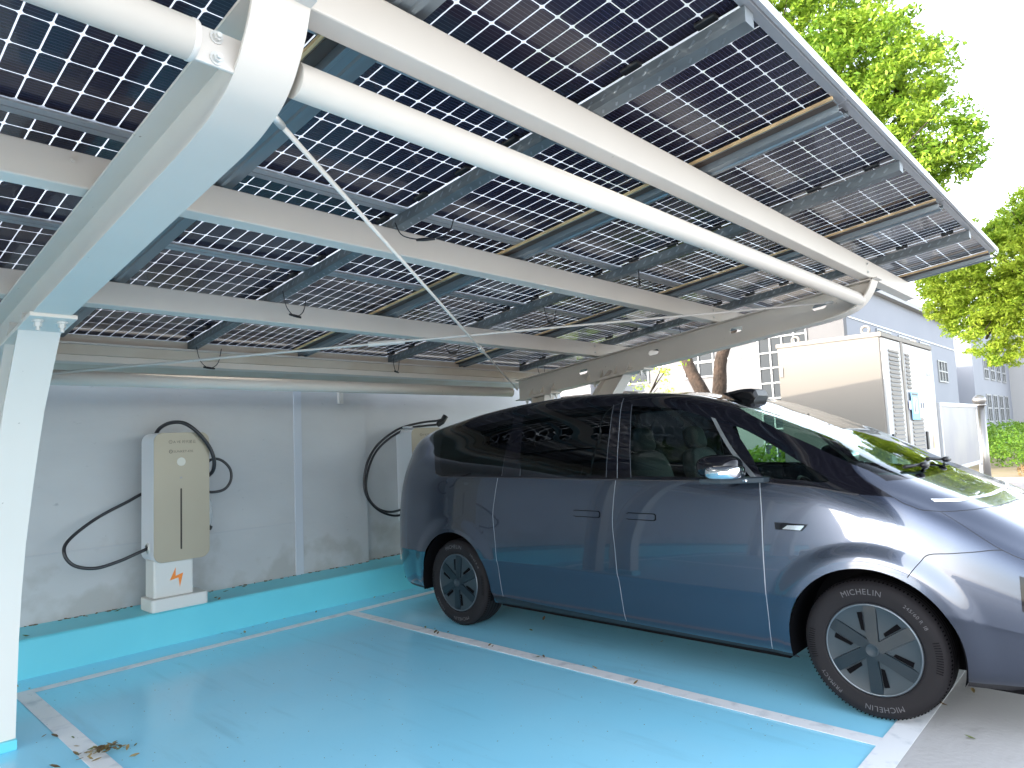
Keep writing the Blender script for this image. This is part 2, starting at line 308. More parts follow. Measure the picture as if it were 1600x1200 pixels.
# ------------------------------------------------------------ ground, floor, markings
def sheet(name, x0, x1, y0, y1, z, m, n=1, **k):
    mb = MB(); mb.add([(x0, y0, z), (x1, y0, z), (x1, y1, z), (x0, y1, z)], [(0, 1, 2, 3)]); o = mb.build(name, m, org=(0, 0, 0)); return tag(o, kind='structure', **k)
sheet('ground', -400, 900, -600, 600, -.012, 'ground_pale')
sheet('concrete_apron', -14, 7.6, -9, 6.6, -.004, 'concrete')
sheet('blue_floor', -12, 7.3, 1.06, 6.6, 0.0, 'floor_blue')
mk = MB()
for x in (-6.66, -4.06, -1.46, 1.14, 3.735, 6.33): mk.box(x, x+.108, 1.13, 5.71, .003, .005)
mk.box(-12, 7.3, 5.71, 5.80, .003, .0051); mk.box(-12, 7.3, 1.0, 1.13, .003, .005)
struct(mk.build('bay_markings', 'line_white', org=(0, 0, 0)))
kb = MB(); kb.prism([(6.12, 0), (6.66, 0), (6.66, .28), (6.135, .28), (6.12, .268)], -12, 7.9, axis=0)
struct(kb.build('kerb', 'kerb_blue', org=(0, 0, 0)))

# ------------------------------------------------------------ cement wall behind the chargers
w = MB(); w.box(-14, 3.70, 6.60, 6.85, 0, 3.5); w.box(3.79, 4.60, 6.595, 6.85, 0, 3.5); w.box(4.60, 8.3, 6.69, 6.85, 0, 3.5)
wall = w.build('cement_wall', 'wall_cement', org=(0, 0, 0)); tag(wall, 'long grey cement rendered wall standing behind the chargers and the blue kerb', 'wall')
g = MB(); g.box(3.70, 3.79, 6.588, 6.80, 0.27, 3.5); part(g, 'vertical_joint_strip', 'joint_paint', wall, .004)
g = MB(); g.box(-14, 3.70, 6.593, 6.605, .812, .824, ); part(g, 'mortar_line', 'mortar', wall)
g = MB(); g.box(4.235, 4.285, 6.55, 6.595, 2.06, 2.52); g.box(4.245, 4.275, 6.545, 6.55, 2.10, 2.15); g.box(4.245, 4.275, 6.545, 6.55, 2.26, 2.31)
tag(g.build('wall_bracket', 'bolt_metal', org=(4.26, 6.59, 2.06)), 'short slotted metal bracket screwed to the grey wall', 'bracket')

# ------------------------------------------------------------ carport steelwork
SL = .12
def U(x, y, d): return (x, y, d-SL*y)                 # canopy coordinates: d is the height above the sloping datum
def rafter_profile(d0):
    pl = [(5.46, d0-SL*5.46)]
    for y in (4.8, 4.1, 3.4, 2.7, 2.2, 1.93): pl.append((y, d0-SL*y))
    nose = [(1.93, 2.470), (1.84, 2.485), (1.77, 2.505), (1.70, 2.532), (1.645, 2.572), (1.605, 2.620), (1.572, 2.672), (1.552, 2.722), (1.54, 2.754)]
    for i in range(len(nose)-1):
        g = lambda k: nose[min(max(k, 0), len(nose)-1)]
        for k in range(1, 5):
            t = k/4; p0, p1, p2, p3 = g(i-1), g(i), g(i+1), g(i+2)
            pl.append(tuple(.5*((2*p1[c])+(p2[c]-p0[c])*t+(2*p0[c]-5*p1[c]+4*p2[c]-p3[c])*t*t+(3*p1[c]-p0[c]-3*p2[c]+p3[c])*t**3) for c in (0, 1)))
    return pl
HOLES = [(4.50, .13), (3.61, .13), (2.73, .13), (1.98, .13)]
def web_mesh(mb, x, prof, dt, HOLES):
    """rafter web with slotted holes"""
    top = [(5.46, dt-SL*5.46), (1.54, dt-SL*1.54)]
    outl = prof+[top[1], top[0]]
    pts = [Vector(p) for p in outl]; edges = [(i, (i+1) % len(outl)) for i in range(len(outl))]; holes = []
    for hy, hd in HOLES:
        k = len(pts); n = 20; ring = []
        for i in range(n):
            t = 2*math.pi*i/n; u = .033*math.copysign(1, math.cos(t))+.026*math.cos(t); v = .026*math.sin(t)
            ring.append((hy+u, 2.701+hd-SL*(hy+u)+v))
        pts += [Vector(p) for p in ring]; edges += [(k+i, k+(i+1) % n) for i in range(n)]; holes.append(ring)
    vs, es, fs, *_ = delaunay_2d_cdt(pts, edges, [], 1, 1e-6)
    def inside(c, poly):
        r = False; j = len(poly)-1
        for i in range(len(poly)):
            if (poly[i][1] > c[1]) != (poly[j][1] > c[1]) and c[0] < (poly[j][0]-poly[i][0])*(c[1]-poly[i][1])/(poly[j][1]-poly[i][1])+poly[i][0]: r = not r
            j = i
        return r
    keep = []
    for f in fs:
        c = (sum(vs[i][0] for i in f)/3, sum(vs[i][1] for i in f)/3)
        if inside(c, outl) and not any(inside(c, h) for h in holes): keep.append(tuple(f))
    for xx in (x-.005, x+.005): mb.add([(xx, v[0], v[1]) for v in vs], keep)
    for h in holes:
        n = len(h); mb.add([(x-.005, *p) for p in h]+[(x+.005, *p) for p in h], [(i, (i+1) % n, n+(i+1) % n, n+i) for i in range(n)])
def strip_along(mb, prof, x0, x1, th):
    """flange plate following a y-z polyline"""
    n = len(prof); off = []
    for i in range(n):
        a = prof[max(i-1, 0)]; b = prof[min(i+1, n-1)]; d = Vector((b[0]-a[0], b[1]-a[1])).normalized(); nn = Vector((-d.y, d.x))
        off.append((prof[i][0]-nn.x*th, prof[i][1]-nn.y*th))
    vs = [(x, p[0], p[1]) for p in prof for x in (x0, x1)]+[(x, p[0], p[1]) for p in off for x in (x0, x1)]
    m = 2*n; fs = []
    for i in range(n-1):
        a = 2*i; fs += [(a, a+1, a+3, a+2), (m+a, m+a+2, m+a+3, m+a+1), (a, a+2, m+a+2, m+a), (a+1, m+a+1, m+a+3, a+3)]
    mb.add(vs, [f for i, f in enumerate(fs) if i % 4 == 0], True); mb.add(vs, [f for i, f in enumerate(fs) if i % 4 == 1], True)
    mb.add(vs, [f for i, f in enumerate(fs) if i % 4 > 1]+[(0, m, m+1, 1), (2*n-2, 2*n-1, m+2*n-1, m+2*n-2)])
COLF = [(2.27, 3.86), (2.2, 3.93), (2.0, 4.09), (1.83, 4.22), (1.64, 4.325), (1.43, 4.43), (1.12, 4.565), (.83, 4.645), (.6, 4.685), (.4, 4.705), (.0, 4.73)]
def hexbolt(mb, c, d, r=.014, L=.03):
    d = Vector(d).normalized(); a = d.orthogonal().normalized(); b = d.cross(a)
    for rr, l0, l1 in ((r*1.45, 0, L*.18), (r, L*.18, L*.62), (r*.55, L*.62, L)):
        n = 6 if rr == r else 12
        vs = [Vector(c)+d*l+rr*(math.cos(2*math.pi*k/n)*a+math.sin(2*math.pi*k/n)*b) for l in (l0, l1) for k in range(n)]
        mb.add(vs, [tuple(range(n))[::-1], tuple(range(n, 2*n))]+[(i, (i+1) % n, n+(i+1) % n, n+i) for i in range(n)])
def make_frame(x0, label):
    """portal frame: cantilever rafter on a leaning front leg and a short rear leg"""
    xc = x0+.0775; fr = empty('support_frame', (xc, 4.73, 0), label, 'steel frame', 'steel frames carrying the canopy')
    prof = rafter_profile(2.701); r = MB(); strip_along(r, [(p[0], p[1]) for p in prof], x0, x0+.155, -.011)
    strip_along(r, [(5.46, 2.941-SL*5.46-.010), (1.50, 2.941-SL*1.50-.010)], x0, x0+.155, -.0095)
    web_mesh(r, xc, [(p[0], p[1]+.008) for p in prof], 2.936, HOLES if x0 > 2 else [])
    for y in (4.42, 4.24, 4.06, 3.90, 5.25, 5.08, 4.92):                  # stiffener gussets on the bottom flange
        for s in (-1, 1): r.prism([(y, 2.710-SL*y), (y, 2.80-SL*y), (y+.008, 2.80-SL*y), (y+.008, 2.710-SL*y)], xc+s*.006, xc+s*.07, axis=0, fn=lambda X, Y, Z, s=s, xc=xc: (X, Y, Z if abs(X-xc) < .02 or Z < 2.75-SL*Y else 2.715-SL*Y))
    part(r, 'rafter', 'steel_white', fr)
    for front in (True, False):
        c = MB(); w0, w1 = x0-.004, x0+.172
        F = [(y, z) for z, y in COLF] if front else [(5.02-.0*z, z) for z in ()] or [(5.00+(2.1-z)*.12, z) for z in (2.10, 1.5, .9, .4, 0)]
        dep = [.27+.05*(1-p[1]/2.2) if front else .2 for p in F]
        B = [(p[0]+d, p[1]+(.03 if False else 0)) for p, d in zip(F, dep)]
        strip_along(c, F, w0, w1, -.011); strip_along(c, B, w0, w1, .011)
        n = len(F)
        for xx in (xc-.004, xc+.004):
            vs = [(xx, p[0], p[1]) for p in F]+[(xx, p[0], p[1]) for p in B]; c.add(vs, [(i, i+1, n+i+1, n+i) for i in range(n-1)])
        part(c, 'front_leg' if front else 'rear_leg', 'steel_white_b', fr)
        y0, y1 = (3.68, 4.42) if front else (4.90, 5.36)
        p_ = MB(); p_.box(x0-.012, x0+.180, y0, y1, 0, .020, fn=lambda X, Y, Z: (X, Y, 2.690-SL*Y-.016+Z))
        part(p_, 'connection_plate', 'steel_white', fr, .002)
        for yb in ((y0+.07, y1-.09) if front else (y0+.05, y1-.05)):
            for xb in (x0+.035, x0+.132): bb = MB(); hexbolt(bb, (xb, yb, 2.674-SL*yb), (0, -.1, -1), .017, .05); part(bb, 'connection_bolt', 'bolt_metal', fr)
        if front:
            q = MB(); q.mi = 0; q.box(w0-.004, w1+.004, 4.70, 5.10, 0, .055); part(q, 'painted_foot', 'kerb_blue', fr, .004)
    return fr
make_frame(.775, 'near white steel frame with a tall leaning leg at the left edge of the bays')
make_frame(5.925, 'far white steel frame whose slotted rafter reaches over the dark car')
make_frame(-4.375, 'white steel frame of the canopy standing to the left of the picture')

def purlin(y0, lab):
    mb = MB(); x0, x1 = -9.4, 7.38
    mb.box(x0, x1, y0, y0+.082, 2.9425, 3.081, fn=U)
    o = mb.build('purlin', 'steel_white', org=(0, y0, 2.95-SL*y0), bevel=.006); tag(o, lab, 'beam', 'white box purlins under the panels')
    for xr in (.8525, 6.0025):
        for dz in ((.035, .10) if xr > 2 else (.10,)):
            for s in (-1, 1):
                if xr > 2 and s > 0: continue
                b = MB(); hexbolt(b, U(xr+s*(.115 if xr > 2 else .125), y0-.001, 2.9425+dz), (0, -1, 0), .009, .012); part(b, 'beam_bolt', 'bolt_metal' if xr > 2 else 'steel_white', o)
    return o
purlin(1.555, 'white box beam closest to the open front edge of the canopy')
purlin(2.885, 'white box beam across the middle of the canopy, second from the open front edge')
purlin(4.25, 'white box beam above the car tail, second from the cement wall')
p5 = purlin(5.60, 'white box beam along the low rear edge of the canopy next to the wall')
m_ = MB(); m_.box(-9.4, 7.30, 5.575, 5.5995, 2.99, 3.06, fn=U); part(m_, 'edge_channel', 'beige_paint', p5)
m_ = MB(); m_.box(-9.4, 7.24, 5.603, 5.612, 3.082, 3.1395, fn=U); part(m_, 'closing_strip', 'beige_paint', p5)
m_ = MB(); m_.box(-9.4, 7.30, 5.560, 5.5745, 3.062, 3.076, fn=U); part(m_, 'ledge_angle', 'steel_white', p5)

def pipe(y, z, x0, x1, r, lab, grp, plates):
    mb = MB(); mb.tube([(x0, y, z), (x1, y, z)], r, 40); o = mb.build('round_tube', 'steel_white', org=(x0, y, z)); tag(o, lab, 'tube', grp)
    for xp, s in plates:
        q = MB(); q.box(min(xp, xp+s*.135), max(xp, xp+s*.135), y-.006, y+.006, z-r*.95, z+r*.95); part(q, 'end_plate', 'steel_white_b', o, .004)
        for dz in (-.028, .028): q = MB(); hexbolt(q, (xp+s*.055, y-.006, z+dz), (0, -1, 0), .012, .022); part(q, 'end_bolt', 'bolt_metal', o)
        q = MB(); q.lathe([(r*.98, -.004), (r*1.03, 0), (r*1.03, .008), (r*.98, .012)], (xp-s*.010, y, z), n=32); part(q, 'weld_ring', 'steel_white_b', o)
    return o
pipe(1.66, 2.598, .95, 5.99, .0505, 'thick round white tube running from the near frame to the nose of the far rafter', 'round brace tubes', [])
pipe(1.66, 2.598, -4.20, .675, .0505, 'short visible length of thick white tube bolted to the near frame at the upper left', 'round brace tubes', [(.675, 1)])
pipe(5.55, 2.145, .90, 5.95, .054, 'low round white tube in front of the cement wall behind the chargers', 'round brace tubes', [])
pipe(5.55, 2.145, -4.20, .80, .054, 'low round white tube left of the near frame', 'round brace tubes', [])

def tie_rod(a, b, t0, t1, lab):
    a, b = Vector(a), Vector(b); mb = MB(); mb.tube([a, b], .0085, 12); o = mb.build('tie_rod', 'steel_white_b', org=tuple(a)); tag(o, lab, 'tie rod', 'crossed tie rods')
    q = MB(); q.tube([a.lerp(b, t0), a.lerp(b, t0+.0005), a.lerp(b, t1-.0005), a.lerp(b, t1)], [.010, .0185, .0185, .010], 8, smooth=False); part(q, 'turnbuckle', 'steel_white_b', o)
    for p in (a, b):
        q = MB(); d = (b-a).normalized() * (1 if p == a else -1); q.tube([p-d*.02, p+d*.06], .012, 8); part(q, 'rod_end', 'bolt_metal', o)
tie_rod((.935, 1.755, 2.525), (5.915, 5.42, 2.17), .572, .600, 'white tie rod from the near frame down to the tail end of the far rafter')
tie_rod((5.915, 1.86, 2.60), (.935, 5.40, 2.11), .572, .615, 'white tie rod from the far rafter nose, long turnbuckle sleeve near its middle')

# sloping rails and gutters between purlins and panels
GX = [7.195-1.975*i for i in range(9)]
ord_ = ['first', 'second', 'third', 'fourth', 'fifth', 'sixth', 'seventh', 'eighth', 'ninth']
def gutter(x, lab):
    pr = [(-.098, 3.139), (-.098, 3.122), (-.050, 3.122), (-.046, 3.088), (-.030, 3.088), (-.024, 3.094), (.012, 3.094), (.018, 3.086), (.036, 3.086), (.042, 3.108), (.096, 3.112), (.098, 3.139)]
    mb = MB(); n = len(pr); ya, yb = .905, 5.72
    vs = [U(x+p[0], y, p[1]) for y in (ya, yb) for p in pr]+[U(x+p[0]*.985, y, p[1]+.002) for y in (ya, yb) for p in pr]
    mb.add(vs, [(i, i+1, n+i+1, n+i) for i in range(n-1)]+[(2*n+i, 3*n+i, 3*n+i+1, 2*n+i+1) for i in range(n-1)]+[(i, 2*n+i, 2*n+i+1, i+1) for i in range(n-1)])
    o = mb.build('roof_gutter', 'gutter_metal', org=(x, .9, 3.0)); tag(o, lab, 'gutter', 'grey gutters between panel columns')
    q = MB(); q.box(x-.112, x-.0985, .91, 5.70, 3.127, 3.139, fn=U); part(q, 'edge_glow_strip', 'tan_glow_and_sign', o)  # added strip whose colour imitates orange light along the panel edge
    q = MB(); q.box(x-.0975, x-.0505, .91, 5.70, 3.1185, 3.1215, fn=U); part(q, 'dark_seal', 'brown_dark', o)
for i, x in enumerate(GX):
    gutter(x, 'grey metal gutter under the canopy, %s from its far right end' % ord_[i])
def rail(x, lab):
    mb = MB(); mb.box(x-.035, x+.035, .90, 5.60, 3.0815, 3.139, fn=U)
    q = mb; q.mi = 1; y = .97
    while y < 5.55:                                                       # pressed slanting ribs
        q.obox(U(x-.0355, y, 3.110), (.0012, 0, 0), (0, .0035, .0035), (0, -.011, .011)); q.obox(U(x+.004, y+.03, 3.0812), (.012, .010, 0), (.003, -.003, 0), (0, 0, .0010)); y += .066
    o = mb.build('panel_rail', ['rail_grey', 'gutter_metal'], org=(x, .9, 3.0)); tag(o, lab, 'rail', 'grey ribbed rails under the panel centres')
for i in range(8): rail(GX[i]-.9875, 'dark grey ribbed rail under the panels, %s from the far right end' % ord_[i])

# ------------------------------------------------------------ solar panels
PW, PH = 1.958, .958
def make_panel():
    root = empty('solar_panel', (0, 0, 0), 'x', 'solar panel', 'glass solar panels forming the canopy roof')
    V = lambda x, y, d: (x, y, d-SL*y)
    g = MB(); g.add([V(x, y, .0265) for x, y in ((-PW/2+.004, -PH/2+.004), (PW/2-.004, -PH/2+.004), (PW/2-.004, PH/2-.004), (-PW/2+.004, PH/2-.004))], [(0, 1, 2, 3)]); part(g, 'laminate', 'solar_cells', root)
    f = MB(); W, H_ = PW/2, PH/2
    for s in (-1, 1):
        a, b = sorted((s*H_, s*(H_-.034))); f.box(-W, W, a, b, 0, .0025, fn=V); a, b = sorted((s*H_, s*(H_-.0035))); f.box(-W, W, a, b, .0026, .035, fn=V)
        a, b = sorted((s*W, s*(W-.028))); f.box(a, b, -H_+.0341, H_-.0341, 0, .0025, fn=V); a, b = sorted((s*W, s*(W-.0035))); f.box(a, b, -H_+.0036, H_-.0036, .0026, .035, fn=V)
    for s in (-1, 1):
        for x in (-.72, -.45, .45, .72): f.obox(V(x, s*(H_-.017), -.0006), (.007, 0, 0), (0, .004, 0), (0, 0, .0006))
    part(f, 'frame', 'alu_frame', root)
    for yy in (-.32, 0, .32):
        j = MB(); j.box(-.058, -.020, yy-.040, yy+.040, .010, .0255, fn=V); part(j, 'junction_box', 'rubber_black', root, .003)
    return root
proto = make_panel(); first = True
rown = ['front row', 'second row', 'middle row', 'fourth row', 'rear row by the wall']
for c in range(8):
    for r in range(5):
        o = proto if first else copy_tree(proto)
        y = .878+.965*r+.4825; o.location = (GX[c]-.9875, y, 3.1415-SL*y)
        o['label'] = 'solar panel in the %s, %s from the far right end' % (rown[r], ord_[c])
        if first and r == 0: pass
        first = False
fa = MB(); fa.box(GX[8]+.02, GX[0]+.085, .860, .8755, 3.146, 3.182, fn=U)
rg = MB(); rg.box(-9.4, 7.30, 5.72, 6.42, 3.06, 3.10, fn=U); rg.box(-9.4, 7.30, 6.39, 6.42, 3.1005, 3.17, fn=U)  # added board narrowing the rear gap to keep skylight off the wall
tag(rg.build('rear_light_blocker', 'beige_paint', org=(0, 5.9, 2.4)), 'added beige board narrowing the rear gap of the canopy to shade the wall', 'light blocker')
o = fa.build('edge_trim', 'alu_light', org=(0, .86, 3.0)); tag(o, 'thin pale metal trim along the open front edge of the canopy', 'trim')
# module cables hanging under the rails
def hang(name_pts, lab, conn=True):
    pts = [Vector(p) for p in name_pts]; mb = MB(); sm = []
    for i in range(len(pts)-1):
        for k in range(6):
            t = k/6; p0 = pts[max(i-1, 0)]; p1 = pts[i]; p2 = pts[i+1]; p3 = pts[min(i+2, len(pts)-1)]
            sm.append(.5*((2*p1)+(p2-p0)*t+(2*p0-5*p1+4*p2-p3)*t*t+(3*p1-p0-3*p2+p3)*t**3))
    sm.append(pts[-1]); mb.tube(sm, .0032, 8); o = mb.build('panel_cable', 'cable_black', org=tuple(pts[0])); tag(o, lab, 'cable', 'loose panel cables with plugs')
    if conn:
        k = len(sm)//2; d = (sm[k+1]-sm[k-1]).normalized(); q = MB(); q.tube([sm[k]-d*.05, sm[k]-d*.01, sm[k]+d*.01, sm[k]+d*.05], [.007, .0095, .0095, .007], 8); part(q, 'plug', 'rubber_black', o)
def loop(x, y, dx, dy, dz, lab): hang([U(x, y, 3.09), (x+dx*.2-.01, y+dy*.1, 3.09-SL*y-dz*.7), (x+dx*.5, y+dy*.5, 3.09-SL*y-dz), (x+dx*.85, y+dy*.9, 3.09-SL*y-dz*.75), U(x+dx, y+dy, 3.09)], lab)
loop(2.20, 2.84, .20, -.25, .10, 'black cable loop with a plug hanging near the middle beam above the floor')
loop(2.21, 4.05, .20, .05, .15, 'black cable loop hanging between the two rear beams over the near charger')
loop(2.25, 5.50, .22, .04, .17, 'black cable loop with a plug dangling by the rear beam above the near charger')
loop(4.15, 5.45, .12, .06, .13, 'short black cable tail hanging in front of the rear beam')
loop(4.20, 4.75, .25, .05, .10, 'thin black cable loop behind the beam over the car tail')
loop(4.24, 3.55, .22, .05, .13, 'black cable loop over the middle of the car roof')
loop(6.16, 3.40, .30, .08, .16, 'black cable loop with a plug close to the far rafter')
loop(6.16, 5.3, .20, .05, .12, 'black cable loop at the tail end of the far rafter')
loop(4.22, 2.62, .06, .04, .10, 'short black cable loop just behind the thick round tube')

# ------------------------------------------------------------ chargers
def spline(pts, n=8):
    pts = [Vector(p) for p in pts]; out = []
    for i in range(len(pts)-1):
        p0 = pts[max(i-1, 0)]; p1 = pts[i]; p2 = pts[i+1]; p3 = pts[min(i+2, len(pts)-1)]
        for k in range(n): t = k/n; out.append(.5*((2*p1)+(p2-p0)*t+(2*p0-5*p1+4*p2-p3)*t*t+(3*p1-p0-3*p2+p3)*t**3))
    return out+[pts[-1]]
def charger(dx, label, kind):
    t = empty('ev_charger', (2.38+dx, 6.28, .28), label, 'charger', 'wall side chargers on the kerb')
    X = lambda pts: [(p[0]+dx, p[1], p[2]) for p in pts]
    b = MB(); b.rbox(2.155+dx, 2.62+dx, 6.139, 6.42, .676, 1.765, .075, n=8); part(b, 'housing', 'charger_white', t, .008)
    b = MB(); b.rbox(2.157+dx, 2.618+dx, 6.130, 6.1385, .678, 1.763, .073, n=8); fp = part(b, 'front_plate', 'gold_plate', t, .002)
    b = MB(); b.rbox(2.17+dx, 2.495+dx, 6.17, 6.37, .384, .70, .02, axis=2); col = part(b, 'pedestal', 'plinth_white', t, .01)
    b = MB(); b.rbox(2.14+dx, 2.605+dx, 6.127, 6.40, .2805, .384, .03, axis=2); part(b, 'plinth', 'plinth_white', t, .008)
    b = MB(); b.rbox(2.369+dx, 2.383+dx, 6.1283, 6.1297, .772, 1.285, .0065); part(b, 'light_slot', 'slot_dark', t)
    b = MB(); n = 28; c = (2.378+dx, 6.1290, 1.512); b.add([(c[0]+.036*math.cos(2*math.pi*k/n), c[1], c[2]+.036*math.sin(2*math.pi*k/n)) for k in range(n)], [tuple(range(n))]); part(b, 'round_sticker', 'sticker_pale', t)
    b = MB(); b.rbox(2.366+dx, 2.386+dx, 6.1287, 6.1296, 1.368, 1.384, .003); b.box(2.370+dx, 2.382+dx, 6.1280, 6.1286, 1.372, 1.377); part(b, 'card_mark', 'ink_grey', t)
    L = MB(); z1 = 1.672
    for cc, r0, r1, zz in ((2.290, .0150, .0118, z1+.012), (2.292, .0155, .0105, 1.602)):
        n = 28; L.add([(cc+dx+r*math.cos(2*math.pi*k/n), 6.1292, zz+r*math.sin(2*math.pi*k/n)) for r in (r0, r1) for k in range(n)], [(k, (k+1) % n, n+(k+1) % n, n+k) for k in range(n)])
        L.add([(cc+dx-.007, 6.1292, zz-.001), (cc+dx+.006, 6.1292, zz-.001), (cc+dx+.006, 6.1292, zz+.002), (cc+dx-.007, 6.1292, zz+.002)], [(0, 1, 2, 3)])
    text_on(L, 'A VE', (2.311+dx, 6.1292, z1+.001), (1, 0, 0), (0, 0, 1), .030, .062)
    text_on(L, '时代星云', (2.384+dx, 6.1292, z1+.000), (1, 0, 0), (0, 0, 1), .030, .115)
    text_on(L, 'SUNKET-ESS', (2.312+dx, 6.1292, 1.592), (1, 0, 0), (0, 0, 1), .026, .165)
    part(L, 'lettering', 'ink_dark', t)
    L = MB(); q = [(2.362, .575), (2.300, .478), (2.338, .478), (2.352, .498), (2.352, .498)]
    bolt = [(2.357, .590), (2.303, .487), (2.352, .500), (2.366, .425), (2.409, .523), (2.352, .510)]
    bolt = [(2.350, .592), (2.302, .488), (2.372, .502), (2.384, .420), (2.412, .538), (2.350, .520)]
    L.add([(p[0]+dx-.005, 6.1695, p[1]+.03) for p in bolt], [(0, 1, 5), (1, 2, 5), (2, 4, 5), (2, 3, 4)]); part(L, 'lightning_mark', 'orange_print', t)
    L = MB(); L.lathe([(.0, 0), (.045, 0), (.045, -.006), (.03, -.012)], (2.155+dx, 6.26, .80), n=24); part(L, 'cable_gland', 'bolt_metal', t)
    c = MB(); R_ = .0135
    if kind == 0:
        c.tube(spline(X([(2.16, 6.26, .80), (2.05, 6.25, .765), (1.93, 6.26, .725), (1.77, 6.28, .695), (1.63, 6.30, .735), (1.565, 6.32, .83), (1.60, 6.36, .93), (1.80, 6.42, 1.07), (2.05, 6.46, 1.185), (2.25, 6.48, 1.26), (2.5, 6.48, 1.2)])), R_, 14)
        c.tube(spline(X([(2.27, 6.47, 1.70), (2.29, 6.40, 1.80), (2.325, 6.25, 1.85), (2.40, 6.135, 1.845), (2.50, 6.10, 1.765), (2.60, 6.10, 1.640), (2.648, 6.105, 1.52), (2.655, 6.14, 1.42), (2.65, 6.24, 1.37)])), R_+.003, 14)
        c.tube(spline(X([(2.655, 6.34, 1.46), (2.72, 6.30, 1.52), (2.80, 6.28, 1.50), (2.868, 6.27, 1.42), (2.875, 6.27, 1.32), (2.82, 6.28, 1.24), (2.72, 6.31, 1.22), (2.64, 6.36, 1.245)])), R_-.001, 14)
    else:
        c.tube(spline(X([(2.76, 6.24, 1.875), (2.66, 6.27, 1.848), (2.50, 6.30, 1.835), (2.28, 6.32, 1.80), (2.08, 6.33, 1.74), (1.86, 6.35, 1.60), (1.72, 6.36, 1.42), (1.66, 6.36, 1.20), (1.69, 6.35, 1.02), (1.82, 6.33, .87), (2.0, 6.30, .79), (2.16, 6.26, .80)])), R_, 14)
        c.tube(spline(X([(2.66, 6.28, 1.80), (2.50, 6.33, 1.79), (2.28, 6.35, 1.765), (2.05, 6.37, 1.67), (1.86, 6.38, 1.53), (1.75, 6.38, 1.36), (1.69, 6.37, 1.16), (1.72, 6.36, 1.00), (1.84, 6.36, .88), (2.0, 6.35, .83), (2.2, 6.38, .84)])), R_, 14)
    part(c, 'charging_cable', 'cable_black', t)
    q = MB()
    if kind == 0:
        q.sq((2.660, 6.30, 1.04), (.050, .05, .145), .8, .8); o = part(q, 'plastic_wrap', 'film_white', t)
        q = MB(); q.tube([(2.64+dx, 6.3, 1.15), (2.65+dx, 6.30, .93)], .026, 12); q.tube([(2.63+dx, 6.29, .93), (2.68+dx, 6.24, .905)], .02, 12); part(q, 'charging_plug', 'rubber_black', t)
        q = MB(); q.box(2.62, 2.668, 6.31, 6.33, 1.66, 1.672); part(q, 'cable_hook', 'rubber_black', t)
    else:
        q.tube(X([(2.66, 6.26, 1.80), (2.72, 6.25, 1.83), (2.77, 6.24, 1.90)]), [.030, .034, .036], 14); part(q, 'charging_plug', 'rubber_black', t)
        q = MB(); q.sq((2.20+dx, 6.28, 1.775), (.03, .1, .012), .6, .6); part(q, 'cable_hook', 'charger_white', t)
charger(0, 'gold fronted charger standing free on the kerb with an orange lightning mark', 0)
charger(2.74, 'second charger mostly hidden behind the tail of the car, its cable looped to the left', 1)

# ------------------------------------------------------------ fallen leaves
random.seed(4)
def leaf_mesh(mb, x, y, z, s, a, curl, tilt):
    pr = [(-1, 0), (-.6, .26), (0, .36), (.6, .22), (1, 0), (.6, -.22), (0, -.36), (-.6, -.26)]; vs = []
    ca, sa = math.cos(a), math.sin(a)
    for u, v in pr:
        zz = curl*s*(abs(v)*1.4+.35*u*u)+tilt*s*u; vs.append((x+s*(u*ca-v*sa), y+s*(u*sa+v*ca), z+.002+max(zz, 0)))
    vs += [(x+s*.0, y, z+.002), ]; mb.add(vs, [(i, (i+1) % 8, 8) for i in range(8)])
LK = ['leaf_dry', 'leaf_dry_b', 'leaf_dry_c', 'leaf_old_green']
def leaves(spots, z, lab, grp):
    for x, y in spots:
        mb = MB(); leaf_mesh(mb, 0, 0, 0, random.uniform(.014, .034), random.uniform(0, 6.3), random.uniform(.2, .8), random.uniform(-.3, .4))
        o = mb.build('fallen_leaf', random.choice(LK), org=(0, 0, 0)); o.location = (x, y, z); tag(o, lab, 'leaf', grp)
leaves([(2.70, 6.085), (2.97, 6.06), (3.11, 6.08), (3.29, 6.09), (2.84, 5.95), (2.80, 5.93), (1.20, 5.97), (4.38, 6.04), (4.30, 6.08), (3.95, 6.07), (3.6, 6.05), (4.55, 6.08)], .001, 'small curled dry leaf lying at the foot of the blue kerb', 'dry leaves at the kerb foot')
leaves([(1.24, 5.82), (1.09, 4.77), (1.17, 4.45), (1.33, 4.05), (1.19, 4.6), (1.02, 4.25), (1.13, 4.72)], .0055, 'small brown leaf lying loose near the left bay line', 'loose leaves by the left bay line')
leaves([(3.78, 5.12), (3.8, 4.52), (3.86, 4.43), (3.8, 3.88), (3.79, 3.84), (3.8, 3.39), (3.83, 3.36), (3.84, 3.01), (3.85, 2.92), (3.77, 2.54), (3.79, 4.48), (3.86, 4.60), (3.84, 4.70)], .0055, 'tiny dry leaf scrap on the white line beside the car', 'leaf scraps on the white line beside the car')
leaves([(4.63, 4.04), (4.64, 2.87), (4.3, 3.9), (4.5, 1.0), (4.1, .8), (4.8, .9)], .001, 'tiny dry leaf scrap on the open floor near the car', 'leaf scraps on the open floor')
leaves([(1.3, 6.22), (1.78, 6.52), (2.72, 6.18), (3.37, 6.57), (3.67, 6.56), (4.21, 6.47), (4.74, 6.60), (2.0, 6.5), (1.6, 6.57), (3.1, 6.5), (2.9, 6.45), (2.72, 6.25)], .281, 'brown leaf lying on top of the blue kerb', 'brown leaves on the kerb top')
pile = MB()
